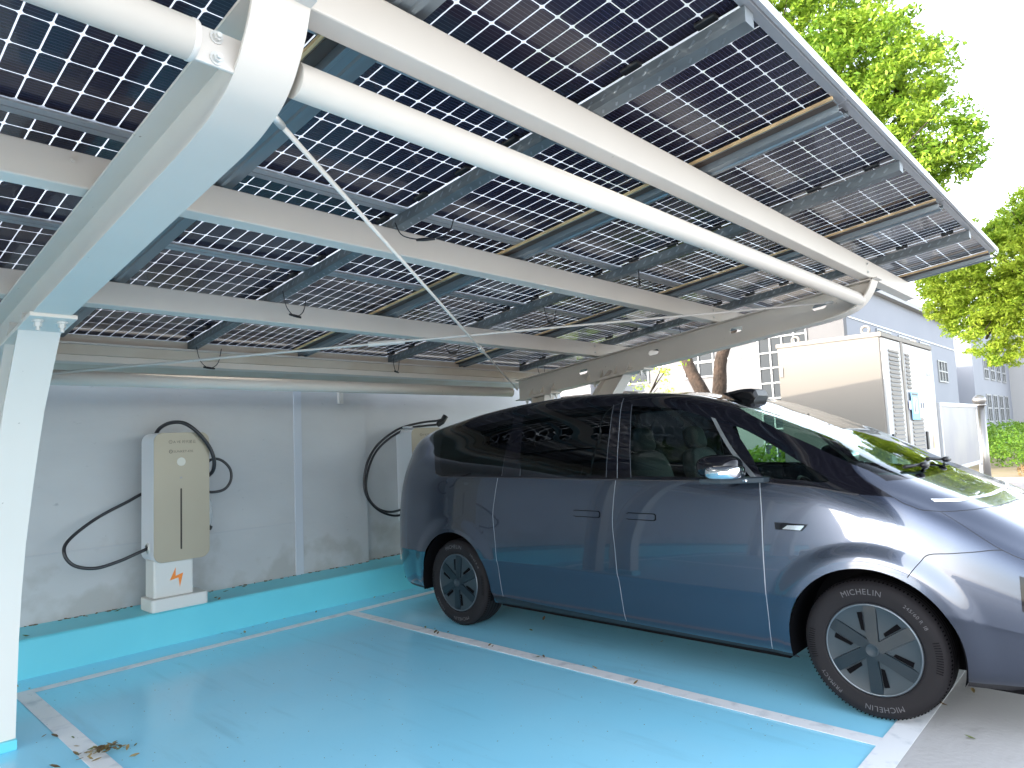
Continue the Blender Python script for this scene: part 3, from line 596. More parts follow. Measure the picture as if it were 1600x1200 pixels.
for i in range(75):
    a = random.uniform(0, 6.3); r = abs(random.gauss(0, 1)); pile.mi = random.randrange(4)
    leaf_mesh(pile, 1.235+.075*r*math.cos(a), 4.25+.045*r*math.sin(a)-.25*.075*r*math.cos(a), max(.004, .025-.012*r+random.uniform(0, .01)), random.uniform(.014, .028), random.uniform(0, 6.3), random.uniform(.2, .8), random.uniform(-.4, .5))
tag(pile.build('leaf_litter', LK, org=(1.23, 4.25, .004)), 'small heap of swept brown leaves on the left bay line', 'leaf litter', kind='stuff')
di = MB()
for i in range(260):
    x = random.uniform(-2, 7.8); di.sq((x, 6.585+random.uniform(-.02, .012)+(.09 if x > 4.6 else 0), .283), (random.uniform(.004, .02), random.uniform(.004, .012), random.uniform(.002, .008)), 1, 1, 4, 6)
for i in range(500):
    di.sq((random.uniform(1, 7.2), random.uniform(1.2, 6.05), .0045), (random.uniform(.0015, .005), random.uniform(.0015, .004), .0012), 1, 1, 3, 5)
tag(di.build('dirt_crumbs', 'leaf_dry_b', org=(0, 0, 0)), 'dark dirt crumbs along the wall foot and scattered over the blue floor', 'dirt', kind='stuff')
CX = 4.98
YR, YF = 5.56, 0.16          # rear and front end of the body (world Y)
def _pchip(xs, ys, x):
    xs = np.asarray(xs, float); ys = np.asarray(ys, float); x = np.asarray(x, float)
    h = np.diff(xs); d = np.diff(ys) / h
    m = np.zeros(len(xs)); m[0] = d[0]; m[-1] = d[-1]
    for i in range(1, len(xs) - 1):
        if d[i-1] * d[i] > 0:
            w1 = 2*h[i] + h[i-1]; w2 = h[i] + 2*h[i-1]
            m[i] = (w1 + w2) / (w1/d[i-1] + w2/d[i])
    k = np.clip(np.searchsorted(xs, x) - 1, 0, len(xs) - 2)
    t = (x - xs[k]) / h[k]
    return ((1+2*t)*(1-t)**2*ys[k] + t*(1-t)**2*h[k]*m[k] + t*t*(3-2*t)*ys[k+1] + t*t*(t-1)*h[k]*m[k+1])
ZT = ([.16,.3,.5,.7,.9,1.1,1.3,1.5,1.7,1.9,2.1,2.35,2.65,3.0,3.4,3.84,4.33,4.75,5.05,5.25,5.40,5.50,5.56],
      [.80,.92,1.05,1.165,1.255,1.345,1.45,1.555,1.64,1.718,1.793,1.858,1.895,1.918,1.925,1.905,1.86,1.80,1.755,1.71,1.62,1.44,1.22])
ZB = ([.16,.4,.6,.8,1.0,1.25,1.5,2.0,4.7,5.2,5.56],[.62,.80,.92,1.03,1.125,1.20,1.255,1.27,1.285,1.26,1.0])
RR = ([.16,.4,.7,1.0,1.4,2.0,2.6,4.2,4.9,5.25,5.56],[.40,.56,.66,.70,.715,.72,.73,.72,.70,.66,.50])
DZ = ([.16,.5,.8,1.2,1.8,2.3,4.4,5.0,5.3,5.56],[.05,.045,.038,.036,.036,.05,.06,.07,.09,.10])
WW = ([.16,.22,.35,.55,.8,1.1,1.7,2.5,4.4,4.8,5.1,5.30,5.46,5.56],[.62,.70,.80,.89,.945,.97,.975,.98,.98,.97,.945,.90,.80,.62])
HUBS = ((1.205, .375), (4.505, .375))
T = 9.0
def sect(y):
    y = np.asarray(y, float)
    W = _pchip(*WW, y); zt = _pchip(*ZT, y); zb = _pchip(*ZB, y); r = np.minimum(_pchip(*RR, y), W-.03); zr = zt - _pchip(*DZ, y)
    zb = np.minimum(zb, zr - .03)
    z1 = np.minimum(.62, .25+.45*(zb-.25)); z2 = np.minimum(.95, .25+.75*(zb-.25))
    o = np.zeros_like(y)
    N = [(W-.11, o+.245), (W-.045, o+.33), (W-.006, z1*.5+.26), (W, z1+.03), (W-.012, z2), (W-.045, zb),
         ((W-.045)*.55+r*.45+.022, zb*.5+zr*.5), (r, zr), (r*.55, zt-.3*(zt-zr)), (o, zt)]
    return [n[0] for n in N], [n[1] for n in N]
def S(y, t):
    """world position of surface point: y along the car, t 0..9 near sill to centre, 9..18 centre to far sill"""
    y = np.asarray(y, float); t = np.asarray(t, float)
    far = t > T; tt = np.where(far, 2*T - t, t); tt = np.clip(tt, 0, T)
    P, Z = sect(y)
    P = P + [-P[8]]; Z = Z + [Z[8]]
    P = [2*P[0]-P[1]] + P; Z = [2*Z[0]-Z[1]] + Z
    P = np.array(P); Z = np.array(Z)
    k = np.clip(np.floor(tt).astype(int), 0, 8); u = tt - k
    idx = np.arange(len(y)) if y.ndim else 0
    def g(A, j): return A[k+j, idx] if y.ndim else A[k+j]
    def cr(A):
        a, b, c, d = g(A,0), g(A,1), g(A,2), g(A,3)
        return .5*((2*b) + (c-a)*u + (2*a-5*b+4*c-d)*u*u + (3*b-a-3*c+d)*u**3)
    off = cr(P); z = cr(Z)
    for hy, hz in HUBS:
        rad = np.hypot(y-hy, z-hz); s = np.clip((.585-rad)/.12, 0, 1); s = s*s*(3-2*s)
        off = off + .013*s*(z < 1.0)
    x = CX + np.where(far, off, -off)
    return np.stack([x, y, z], -1)
# ------------------------------------------------------------ the car
car = empty('parked_car', (CX, 2.86, 0), 'dark grey people carrier with black roof and flush windows, tail to the wall', 'car')
SX = .26                                               # metric weight of the section parameter
def SN(y, t):
    y = np.asarray(y, float); t = np.asarray(t, float); h = 2e-3
    a = S(np.clip(y+h, YF, YR), t)-S(np.clip(y-h, YF, YR), t); b = S(y, np.clip(t+h*4, 0, 2*T))-S(y, np.clip(t-h*4, 0, 2*T))
    n = np.cross(b, a); n /= np.maximum(np.linalg.norm(n, axis=1), 1e-12)[:, None]
    p = S(y, t); s = np.sign(((p-np.array([CX, 0, .7]))*n*np.array([1, 0, 1])).sum(1)); return n*s[:, None]
def dens(pl, closed=True, step=.03):
    out = []; n = len(pl)
    for i in range(n if closed else n-1):
        a, b = pl[i], pl[(i+1) % n]; L = math.hypot(b[0]-a[0], (b[1]-a[1])*SX); k = max(1, int(L/step))
        for j in range(k): out.append((a[0]+(b[0]-a[0])*j/k, a[1]+(b[1]-a[1])*j/k))
    if not closed: out.append(pl[-1])
    return out
def smooth_poly(pl, closed=False, n=4):
    m = len(pl); out = []
    for i in range(m if closed else m-1):
        g = (lambda k: pl[k % m]) if closed else (lambda k: pl[min(max(k, 0), m-1)])
        p0, p1, p2, p3 = g(i-1), g(i), g(i+1), g(i+2)
        for k in range(n):
            t = k/n; out.append(tuple(.5*((2*p1[c])+(p2[c]-p0[c])*t+(2*p0[c]-5*p1[c]+4*p2[c]-p3[c])*t*t+(3*p1[c]-p0[c]-3*p2[c]+p3[c])*t**3) for c in (0, 1)))
    if not closed: out.append(pl[-1])
    return out
def mir(pl): return [(y, 2*T-t) for y, t in pl]
belt_r = [(4.952,6.602),(4.836,5.876),(4.767,5.165),(4.742,5.054),(4.665,4.974)]
belt_m = [(4.665,4.974),(3.959,4.974),(2.809,4.962),(2.167,4.973),(1.76,4.985)]
belt_f = [(1.76,4.985),(1.522,4.93),(1.284,4.985),(1.154,5.148),(1.043,5.437)]
belt = smooth_poly(belt_r, n=3)[:-1]+belt_m[:-1]+smooth_poly(belt_f)
pil = smooth_poly([(1.043,5.437),(1.099,5.709),(1.146,5.863),(1.189,5.993),(1.225,6.149),(1.254,6.312),(1.275,6.496)])
lobe = [(1.275,6.496),(1.252,6.533),(1.193,6.55),(1.131,6.477),(1.098,6.39)]
hrear = smooth_poly([(1.098,6.39),(1.034,6.811),(.985,7.325),(.955,8.1),(.945,9.0)])
near_black = belt+pil[1:]+lobe[1:]+hrear[1:]
black_poly = near_black+mir(near_black)[::-1][1:]+smooth_poly([(4.952, 2*T-6.602), (5.06, 10.4), (5.10, 9), (5.06, 7.6), (4.952, 6.602)])[1:-1]
wsl = smooth_poly([(2.136,7.566),(1.921,7.08),(1.763,6.853),(1.627,6.708),(1.484,6.613),(1.377,6.55),(1.276,6.542),(1.206,6.554),(1.137,6.59)])
wsb = smooth_poly([(1.137,6.59),(1.071,6.949),(1.018,7.45),(.985,8.2),(.978,9.0)])
wst = smooth_poly([(2.136,7.566),(2.202,8.15),(2.235,9.0)])
wsn = wst[::-1]+wsl[1:]+wsb[1:]                       # from the centre top round to the centre bottom
windshield = wsn+mir(wsn)[::-1][1:-1]
q_glass = smooth_poly([(1.964,6.45),(1.935,6.505),(1.817,6.395),(1.654,6.144),(1.496,5.749),(1.402,5.445),(1.365,5.25),(1.42,5.10),(1.56,5.08),(1.70,5.09),(1.757,5.20),(1.814,5.71),(1.891,6.15)], True, 3)
d_glass = [(2.727,6.716)]+smooth_poly([(2.404,6.683),(2.235,6.618),(2.127,6.538),(2.059,6.378),(1.99,6.10),(1.923,5.843),(1.804,5.055)], n=3)+[(2.671,5.055)]
s_glass = [(3.775,6.648),(3.30,6.69),(2.895,6.715),(2.886,5.06),(3.711,5.06)]
r_glass = [(4.80,6.49),(4.4,6.56),(3.884,6.63),(3.917,5.06),(4.62,5.06),(4.68,5.16),(4.73,5.55)]
p_bar = [(2.117,6.60),(2.085,6.58),(1.765,5.03),(1.805,5.03)]
seam1 = [(3.959,4.972),(3.986,4.493),(4.005,4.051),(3.978,3.316),(3.958,1.733),(3.955,.93)]
seam2 = [(2.798,4.962),(2.818,4.42),(2.825,3.989),(2.805,3.322),(2.787,1.673),(2.785,.704)]
seam3 = [(1.76,4.985),(1.752,4.41),(1.753,3.772),(1.752,1.514),(1.771,.35)]
sill = [(3.955,.93),(3.346,.744),(2.785,.60),(2.218,.42),(1.771,.35),(1.663,.34),(1.60,.34)]
seam1, seam2, seam3 = (smooth_poly(s, n=3) for s in (seam1, seam2, seam3))
hoodseam = smooth_poly([(1.043,5.437),(1.005,5.296),(.964,5.285),(.914,5.343),(.846,5.825),(.77,6.329),(.70,6.85),(.64,7.684),(.60,9.0)])
bump = smooth_poly([(.846,5.825),(.761,5.554),(.671,5.282),(.593,5.163),(.50,5.25),(.40,5.9),(.34,7.2),(.32,9.0)])
fend = smooth_poly([(.593,5.163),(.684,4.726),(.789,4.393),(.896,4.132),(.937,3.886),(.995,3.547)])
light_n = smooth_poly([(.896,6.33),(.83,6.70),(.772,7.122),(.715,8.1),(.700,9.0)]); light_n2 = smooth_poly([(.876,6.25),(.822,6.56),(.762,6.97),(.695,8.1),(.681,9.0)])
light_poly = light_n+mir(light_n)[::-1][1:]+mir(light_n2)+light_n2[::-1][1:]
lamp_poly = [(.535, 4.55), (.46, 4.62), (.40, 4.5), (.395, 3.6), (.46, 3.35), (.535, 3.6)]
doorF = seam2+[(2.218,.42),(1.771,.35)]+seam3[::-1]+[(2.167, 4.973)]
doorS = seam1+[(3.346,.744),(2.785,.60)]+seam2[::-1]+[]
flapR = None
hood_n = pil[::-1]; hoodp = pil+lobe[1:]+hrear[1:]; hood_poly = hoodp+mir(hoodp)[::-1][1:]+mir(hoodseam)+hoodseam[::-1][1:]
fb = fend[::-1]+bump[3:] if False else None
bump_poly = [(.995, 3.547)]+fend[::-1][1:]+bump[9:]
bump_poly = bump_poly+mir(bump_poly)[::-1][1:]+[(1.0, 2*T), (YF, 2*T), (YF, 0), (1.0, 0)]
# seams as thin bands
def band(pl, w):
    P_ = dens(pl, False, .04); L, R = [], []
    pts = S(np.array([p[0] for p in P_]), np.array([p[1] for p in P_])); ty = S(np.array([p[0] for p in P_]), np.array([min(p[1]+.02, 18) for p in P_]))
    sc = np.maximum(np.linalg.norm(ty-pts, axis=1)/.02, .05); sy = S(np.clip(np.array([p[0]+.01 for p in P_]), YF, YR), np.array([p[1] for p in P_])); syc = np.maximum(np.linalg.norm(sy-pts, axis=1)/.01, .9)
    for i, p in enumerate(P_):
        a = P_[max(i-1, 0)]; b = P_[min(i+1, len(P_)-1)]; d = Vector(((b[0]-a[0])*syc[i], (b[1]-a[1])*sc[i])).normalized(); n = (-d.y*w/syc[i], d.x*w/sc[i])
        L.append((p[0]+n[0], p[1]+n[1])); R.append((p[0]-n[0], p[1]-n[1]))
    return L+R[::-1]
BANDS = []
for s, w, kind in ((seam1, .0022, 1), (seam2, .0024, 1), (seam3, .0026, 1), (hoodseam, .0028, 0), (bump, .0022, 0), (fend, .0022, 0), (belt[6:-6], .004, 0), ([(2.824,6.95),(2.803,6.0),(2.786,5.0)], .002, 1), ([(3.890,6.65),(3.917,5.02)], .0022, 2), ([(3.73,6.68),(3.715,5.02)], .0022, 2), ([(2.888,6.75),(2.881,5.02)], .0022, 2), ([(2.73,6.75),(2.672,5.02)], .0022, 2), (p_bar[:1], 0, 9)):
    if kind == 9: continue
    BANDS.append((band(s, w), kind)); 
    if s[-1][1] < T-.01 or True: BANDS.append((band(mir(s), w), kind))
def pin(px, py, poly):
    r = np.zeros(len(px), bool); n = len(poly); j = n-1
    for i in range(n):
        yi, yj, xi, xj = poly[i][1], poly[j][1], poly[i][0], poly[j][0]
        if yi != yj: r ^= ((yi > py) != (yj > py)) & (px < (xj-xi)*(py-yi)/(yj-yi)+xi)
        j = i
    return r
# constrained triangulation of the whole skin
cons = []
for pl in (black_poly, windshield, light_poly, hood_poly): cons.append(dens(pl))
for pl in (q_glass, d_glass, s_glass, r_glass, p_bar, lamp_poly): cons += [dens(pl), dens(mir(pl))]
for pl in (sill,): pass
cons += [b for b, k in BANDS]
opens = [dens(sill, False), dens(mir(sill), False), dens([(3.955, .93), (4.06, .93)], False), dens(mir([(3.955, .93), (4.06, .93)]), False)]
archR = .432
def arch_line(hy, hz, far, archR=archR):
    """intersection of the wheel-arch cylinder with the skin, in skin parameters"""
    out = []
    for k in range(61):
        a = math.radians(-22+224*k/60); y = hy+archR*math.cos(a); z = hz+archR*math.sin(a)
        ts = np.linspace(0.0, 6.0, 400); zz = S(np.full(400, y), ts)[:, 2]; i = np.argmin(np.abs(zz-z))
        if z < zz[0]: out.append((y, 0.0))
        else:
            lo = ts[max(i-1, 0)]; hi = ts[min(i+1, 399)]
            for _ in range(18):
                m_ = .5*(lo+hi)
                if S(np.array([y]), np.array([m_]))[0, 2] < z: lo = m_
                else: hi = m_
            out.append((y, lo))
    return mir(out) if far else out
ARCH = [arch_line(hy, hz, f) for hy, hz in HUBS for f in (False, True)]
opens += [a for a in ARCH]
opens += [arch_line(hy, hz, f, r_) for hy, hz in HUBS for f in (False, True) for r_ in (.448, .464, .48, .496, .512, .528, .544, .56, .576)]
lowlip = [(.95, .42), (.6, .46), (.40, .50), (.22, .50), (YF+.01, .50)]
opens += [dens(lowlip, False), dens(mir(lowlip), False), dens([(5.5, .5), (4.99, .5)], False), dens(mir([(5.5, .5), (4.99, .5)]), False)]
verts = []; edges = []
def addc(pl, closed):
    k = len(verts); verts.extend([Vector((min(max(p[0], YF), YR), min(max(p[1], 0), 2*T)*SX)) for p in pl]); n = len(pl)
    edges.extend([(k+i, k+(i+1) % n) for i in range(n if closed else n-1)])
for c in cons: addc(c, True)
for c in opens: addc(c, False)
addc(dens([(YF, 0), (YR, 0), (YR, 2*T), (YF, 2*T)], True, .04), True)
random.seed(2)
gy = np.concatenate([np.linspace(YF+.01, .6, 22)[:-1], np.arange(.6, 5.0, .030), np.linspace(5.0, YR-.006, 26)]); gt = np.arange(.1, 18, .12)
gy = [float(y) for y in gy]+[float(v) for hy, _ in HUBS for v in np.arange(hy-.60, hy+.60, .030)+.015]
for i, y in enumerate(gy):
    if i >= 190 or any(abs(y-hy) < .61 for hy, _ in HUBS):
        for t in np.arange(1.06, 5.4, .12): verts.append(Vector((y, float(t)*SX))); verts.append(Vector((y, (18-float(t))*SX)))
    for j, t in enumerate(gt): verts.append(Vector((float(y), float(t+(.06 if i % 2 else 0))*SX if t+.06 < 18 else float(t)*SX)))
vs, es, fs, *_ = delaunay_2d_cdt(verts, edges, [], 0, 1e-5)
VY = np.array([v[0] for v in vs]); VT = np.array([v[1] for v in vs])/SX; F = np.array([f for f in fs if len(f) == 3])
cy = VY[F].mean(1); ct = VT[F].mean(1); P3 = S(VY, VT); N3 = SN(VY, VT); C3 = P3[F].mean(1)
REG = np.full(len(F), 0)                              # 0 body
names = {}
def setr(k, mask): REG[mask] = k
ctn = np.where(ct > T, 2*T-ct, ct)
setr(1, pin(cy, ct, bump_poly))
setr(2, pin(cy, ctn, doorF+[]) & (ct < T)); setr(3, pin(cy, ctn, doorF) & (ct > T)); setr(4, pin(cy, ctn, doorS) & (ct < T)); setr(5, pin(cy, ctn, doorS) & (ct > T))
setr(6, pin(cy, ct, hood_poly))
silly = np.interp(cy, [p[0] for p in sill[::-1]], [p[1] for p in sill[::-1]]); lip = np.interp(cy, [p[0] for p in lowlip[::-1]], [p[1] for p in lowlip[::-1]])
setr(7, (ctn < silly) & (cy > 1.5) & (cy < 4.06)); setr(7, (ctn < .5) & (cy > 4.99)); setr(8, (ctn < lip) & (cy < .95))
setr(9, pin(cy, ct, black_poly)); setr(10, pin(cy, ct, windshield))
for k, pl in ((11, r_glass), (12, s_glass), (13, d_glass), (14, q_glass)): setr(k, pin(cy, ctn, pl) & (ct < T)); setr(k+10, pin(cy, ctn, pl) & (ct > T))
setr(15, pin(cy, ctn, p_bar)); setr(16, pin(cy, ct, light_poly)); setr(17, pin(cy, ctn, lamp_poly) & (REG == 1))
for b, k in BANDS: setr(30+k, pin(cy, ct, b) & (REG != 10) & ~((REG > 10) & (REG < 15)))
for hy, hz in HUBS: REG[(np.hypot(C3[:, 1]-hy, C3[:, 2]-hz) < archR-.0005) & (ctn < 6)] = -1
def skin(name, regs, mats, parent, push=0.):
    """regs: list of (region, material slot)"""
    m = np.zeros(len(F), bool); slot = np.zeros(len(F), int)
    for r, s_ in regs: q = REG == r; m |= q; slot[q] = s_
    ff = F[m]; sl = slot[m]; used = np.unique(ff); mp = np.full(len(VY), -1); mp[used] = np.arange(len(used))
    w = np.array(parent_world(parent)); P_ = P3[used]+N3[used]*push-w; ff = mp[ff]
    a, b, c = P_[ff[:, 0]], P_[ff[:, 1]], P_[ff[:, 2]]; fn = np.cross(b-a, c-a); nn = N3[used][ff].mean(1); flip = (fn*nn).sum(1) < 0; ff[flip] = ff[flip][:, ::-1]
    me = bpy.data.meshes.new(name); me.from_pydata(P_.tolist(), [], ff.tolist())
    for mm in mats: me.materials.append(MATS[mm])
    me.polygons.foreach_set('material_index', sl.tolist()); me.polygons.foreach_set('use_smooth', [True]*len(ff)); me.update()
    me.normals_split_custom_set_from_vertices([tuple(n) for n in N3[used]])
    o = bpy.data.objects.new(name, me); COL.objects.link(o); o.parent = parent; return o
body = skin('body', [(0, 0), (30, 1), (31, 2), (32, 3)], ['car_paint', 'seam_dark', 'seam_glint_joint', 'seam_mid'], car)
skin('front_bumper', [(1, 0), (8, 1)], ['car_paint', 'black_trim'], car)
door_f = skin('front_door', [(2, 0)], ['car_paint'], car); skin('front_door', [(3, 0)], ['car_paint'], car)
door_s = skin('sliding_door', [(4, 0)], ['car_paint'], car); skin('sliding_door', [(5, 0)], ['car_paint'], car)
skin('hood', [(6, 0)], ['car_paint'], car)
REG[(REG == 7) & (ct > T)] = 27; skin('side_sill', [(7, 0)], ['black_trim'], car); skin('side_sill', [(27, 0)], ['black_trim'], car)
roof = skin('roof', [(9, 0), (15, 1)], ['black_gloss', 'rail_grey'], car)
skin('windshield', [(10, 0)], ['glass_screen'], car)
for k in (11, 21): skin('rear_quarter_window', [(k, 0)], ['glass_dark'], car)
for k in (12, 22): skin('sliding_door_window', [(k, 0)], ['glass_dark'], car)
for k in (13, 23): skin('front_door_window', [(k, 0)], ['glass_green'], car)
for k in (14, 24): skin('front_quarter_window', [(k, 0)], ['glass_green'], car)
skin('light_bar', [(16, 0)], ['lamp_white'], car, .0015)
REG[(REG == 17) & (ct > T)] = 37; skin('headlight', [(17, 0)], ['black_gloss'], car, .001); skin('headlight', [(37, 0)], ['black_gloss'], car, .001)
# tail and nose closing panels
for yy, nm in ((YR, 'tailgate'), (YF, 'nose_panel')):
    tt = np.linspace(0, 2*T, 80); ring = S(np.full(80, yy), tt); mb = MB(); sgn = 1 if yy > 3 else -1
    cen = np.array([CX, yy+sgn*.03, .8]); rows = [ring]
    for k, (f_, bulge) in enumerate(((.9, .012), (.7, .022), (.4, .028), (.05, .03))): q_ = cen+(ring-cen)*f_; q_[:, 1] = yy+sgn*bulge; rows.append(q_)
    V_ = np.concatenate(rows); mb.add(V_.tolist(), [(r*80+i, r*80+(i+1) % 80, (r+1)*80+(i+1) % 80, (r+1)*80+i) for r in range(4) for i in range(80)]+[tuple(4*80+i for i in range(80))], True)
    part(mb, nm, 'car_paint', car)
# handles, side camera trim
def patch(name, pl, m, parent, push, th=.004, bev=0):
    """small raised piece following the skin inside a parameter-space outline"""
    o = dens(pl, True, .02); n = len(o); c = (sum(p[0] for p in o)/n, sum(p[1] for p in o)/n); o2 = [c]+o
    a = np.array([p[0] for p in o2]); b = np.array([p[1] for p in o2]); p_ = S(a, b); nn = SN(a, b); mb = MB()
    mb.add((p_+nn*(push+th)).tolist(), [(0, 1+i, 1+(i+1) % n) for i in range(n)]); mb.add((p_[1:]+nn[1:]*(push+th)).tolist()+(p_[1:]-nn[1:]*.002).tolist(), [(i, (i+1) % n, n+(i+1) % n, n+i) for i in range(n)]); return part(mb, name, m, parent)
for far in (False, True):
    fl = mir if far else (lambda q: q)
    df = [o for o in car.children if o.name.startswith('front_door') and not o.name.startswith('front_door_w')][1 if far else 0]; ds = [o for o in car.children if o.name.startswith('sliding_door') and not o.name.startswith('sliding_door_w')][1 if far else 0]
    for d, y0, y1 in ((ds, 2.934, 3.165), (df, 2.478, 2.702)):
        rnd = [(y0, 4.185), (y0+.012, 4.165), (y1-.012, 4.165), (y1, 4.185), (y1, 4.262), (y1-.012, 4.282), (y0+.012, 4.282), (y0, 4.262)]
        big = [(y0-.004, 4.17), (y0+.01, 4.150), (y1-.01, 4.150), (y1+.004, 4.17), (y1+.004, 4.275), (y1-.01, 4.296), (y0+.01, 4.296), (y0-.004, 4.275)]
        patch('handle_recess', fl(big), 'liner_black', d, 0, .0015); patch('door_handle', fl(rnd), 'car_paint', d, .002, .006)
    patch('side_camera_trim', fl([(1.672, 4.12), (1.52, 4.115), (1.485, 4.235), (1.677, 4.245)]), 'black_gloss', car, 0, .004)
    patch('side_camera_trim', fl([(1.63, 4.135), (1.527, 4.13), (1.502, 4.215), (1.60, 4.205)]), 'chrome', car, .002, .006)
# mirrors
for s in (-1, 1):
    xm = CX+s*1.07; mb = MB(); rot = Matrix.Rotation(s*math.radians(-6), 3, 'Z')
    mb.sq((xm, 1.945, 1.362), (.100, .135, .072), .75, .7, 14, 24, rot); mir_ = part(mb, 'side_mirror', 'black_gloss', car)
    mb = MB(); mb.sq((xm-s*-.012, 1.905, 1.330), (.102, .112, .048), .6, .6, 12, 24, rot); part(mb, 'chrome_cap', 'chrome', mir_)
    mb = MB(); mb.prism([(CX+s*.90, 1.70), (CX+s*1.00, 1.705), (CX+s*1.155, 1.90), (CX+s*1.16, 2.035), (CX+s*1.13, 2.05), (CX+s*1.03, 1.93), (CX+s*.90, 1.88)], 1.262, 1.292, axis=2); part(mb, 'mirror_arm', 'rim_grey', mir_, .006)
    mb = MB(); mb.lathe([(0, 0), (.010, 0), (.010, s*.004)], (CX+s*1.075, 1.80, 1.277), n=16); mb.sq((CX+s*1.06, 1.786, 1.277), (.008, .008, .008)); part(mb, 'camera_lens', 'chrome', mir_)
# roof sensor
sy, sz = 2.28, float(S(np.array([2.28]), np.array([9.]))[0, 2])
mb = MB(); pr = [(2.42, -.016), (2.30, .006), (2.17, .026), (2.08, .036), (2.02, .034), (1.985, .022), (1.97, -.02), (2.0, -.06), (2.42, -.02)]
vs_ = []; hw = [.04, .09, .12, .13, .13, .128, .126, .125, .05]
n_ = len(pr)
for k, f_ in enumerate((-1, -.8, .8, 1)):
    for (y_, z_), w_ in zip(pr, hw): vs_.append((CX-.05+w_*f_*.88, y_+.10+(0 if abs(f_) < .9 else (2.15-y_)*.08), sz+.0+(z_ if abs(f_) < .9 else z_-.022)))
mb.add(vs_, [(k*n_+i, k*n_+(i+1) % n_, (k+1)*n_+(i+1) % n_, (k+1)*n_+i) for k in range(3) for i in range(n_)]+[tuple(range(n_)), tuple(3*n_+i for i in range(n_))], False)
part(mb, 'roof_sensor', 'black_trim', car, .012)
# wipers and cowl
for xs, xe in ((CX-.62, CX-.08), (CX-.02, CX+.52)):
    a = S(np.array([1.06, 1.02, 1.03]), np.array([9+(xs-CX)/.40, 9+((xs+xe)/2-CX)/.40, 9+(xe-CX)/.40])); mb = MB()
    mb.tube([a[0]+(0, 0, .022), a[1]+(0, 0, .030), a[2]+(0, 0, .022)], [.010, .008, .006], 8); mb.sq(tuple(a[1]+np.array([-.03, -.02, .03])), (.05, .022, .018), .7, .7); mb.tube([a[1]+(-.03, -.02, .03), a[1]+(.10, .005, .026), a[2]+(-.04, .02, .028)], [.012, .009, .006], 8); part(mb, 'wiper', 'rubber_black', car)
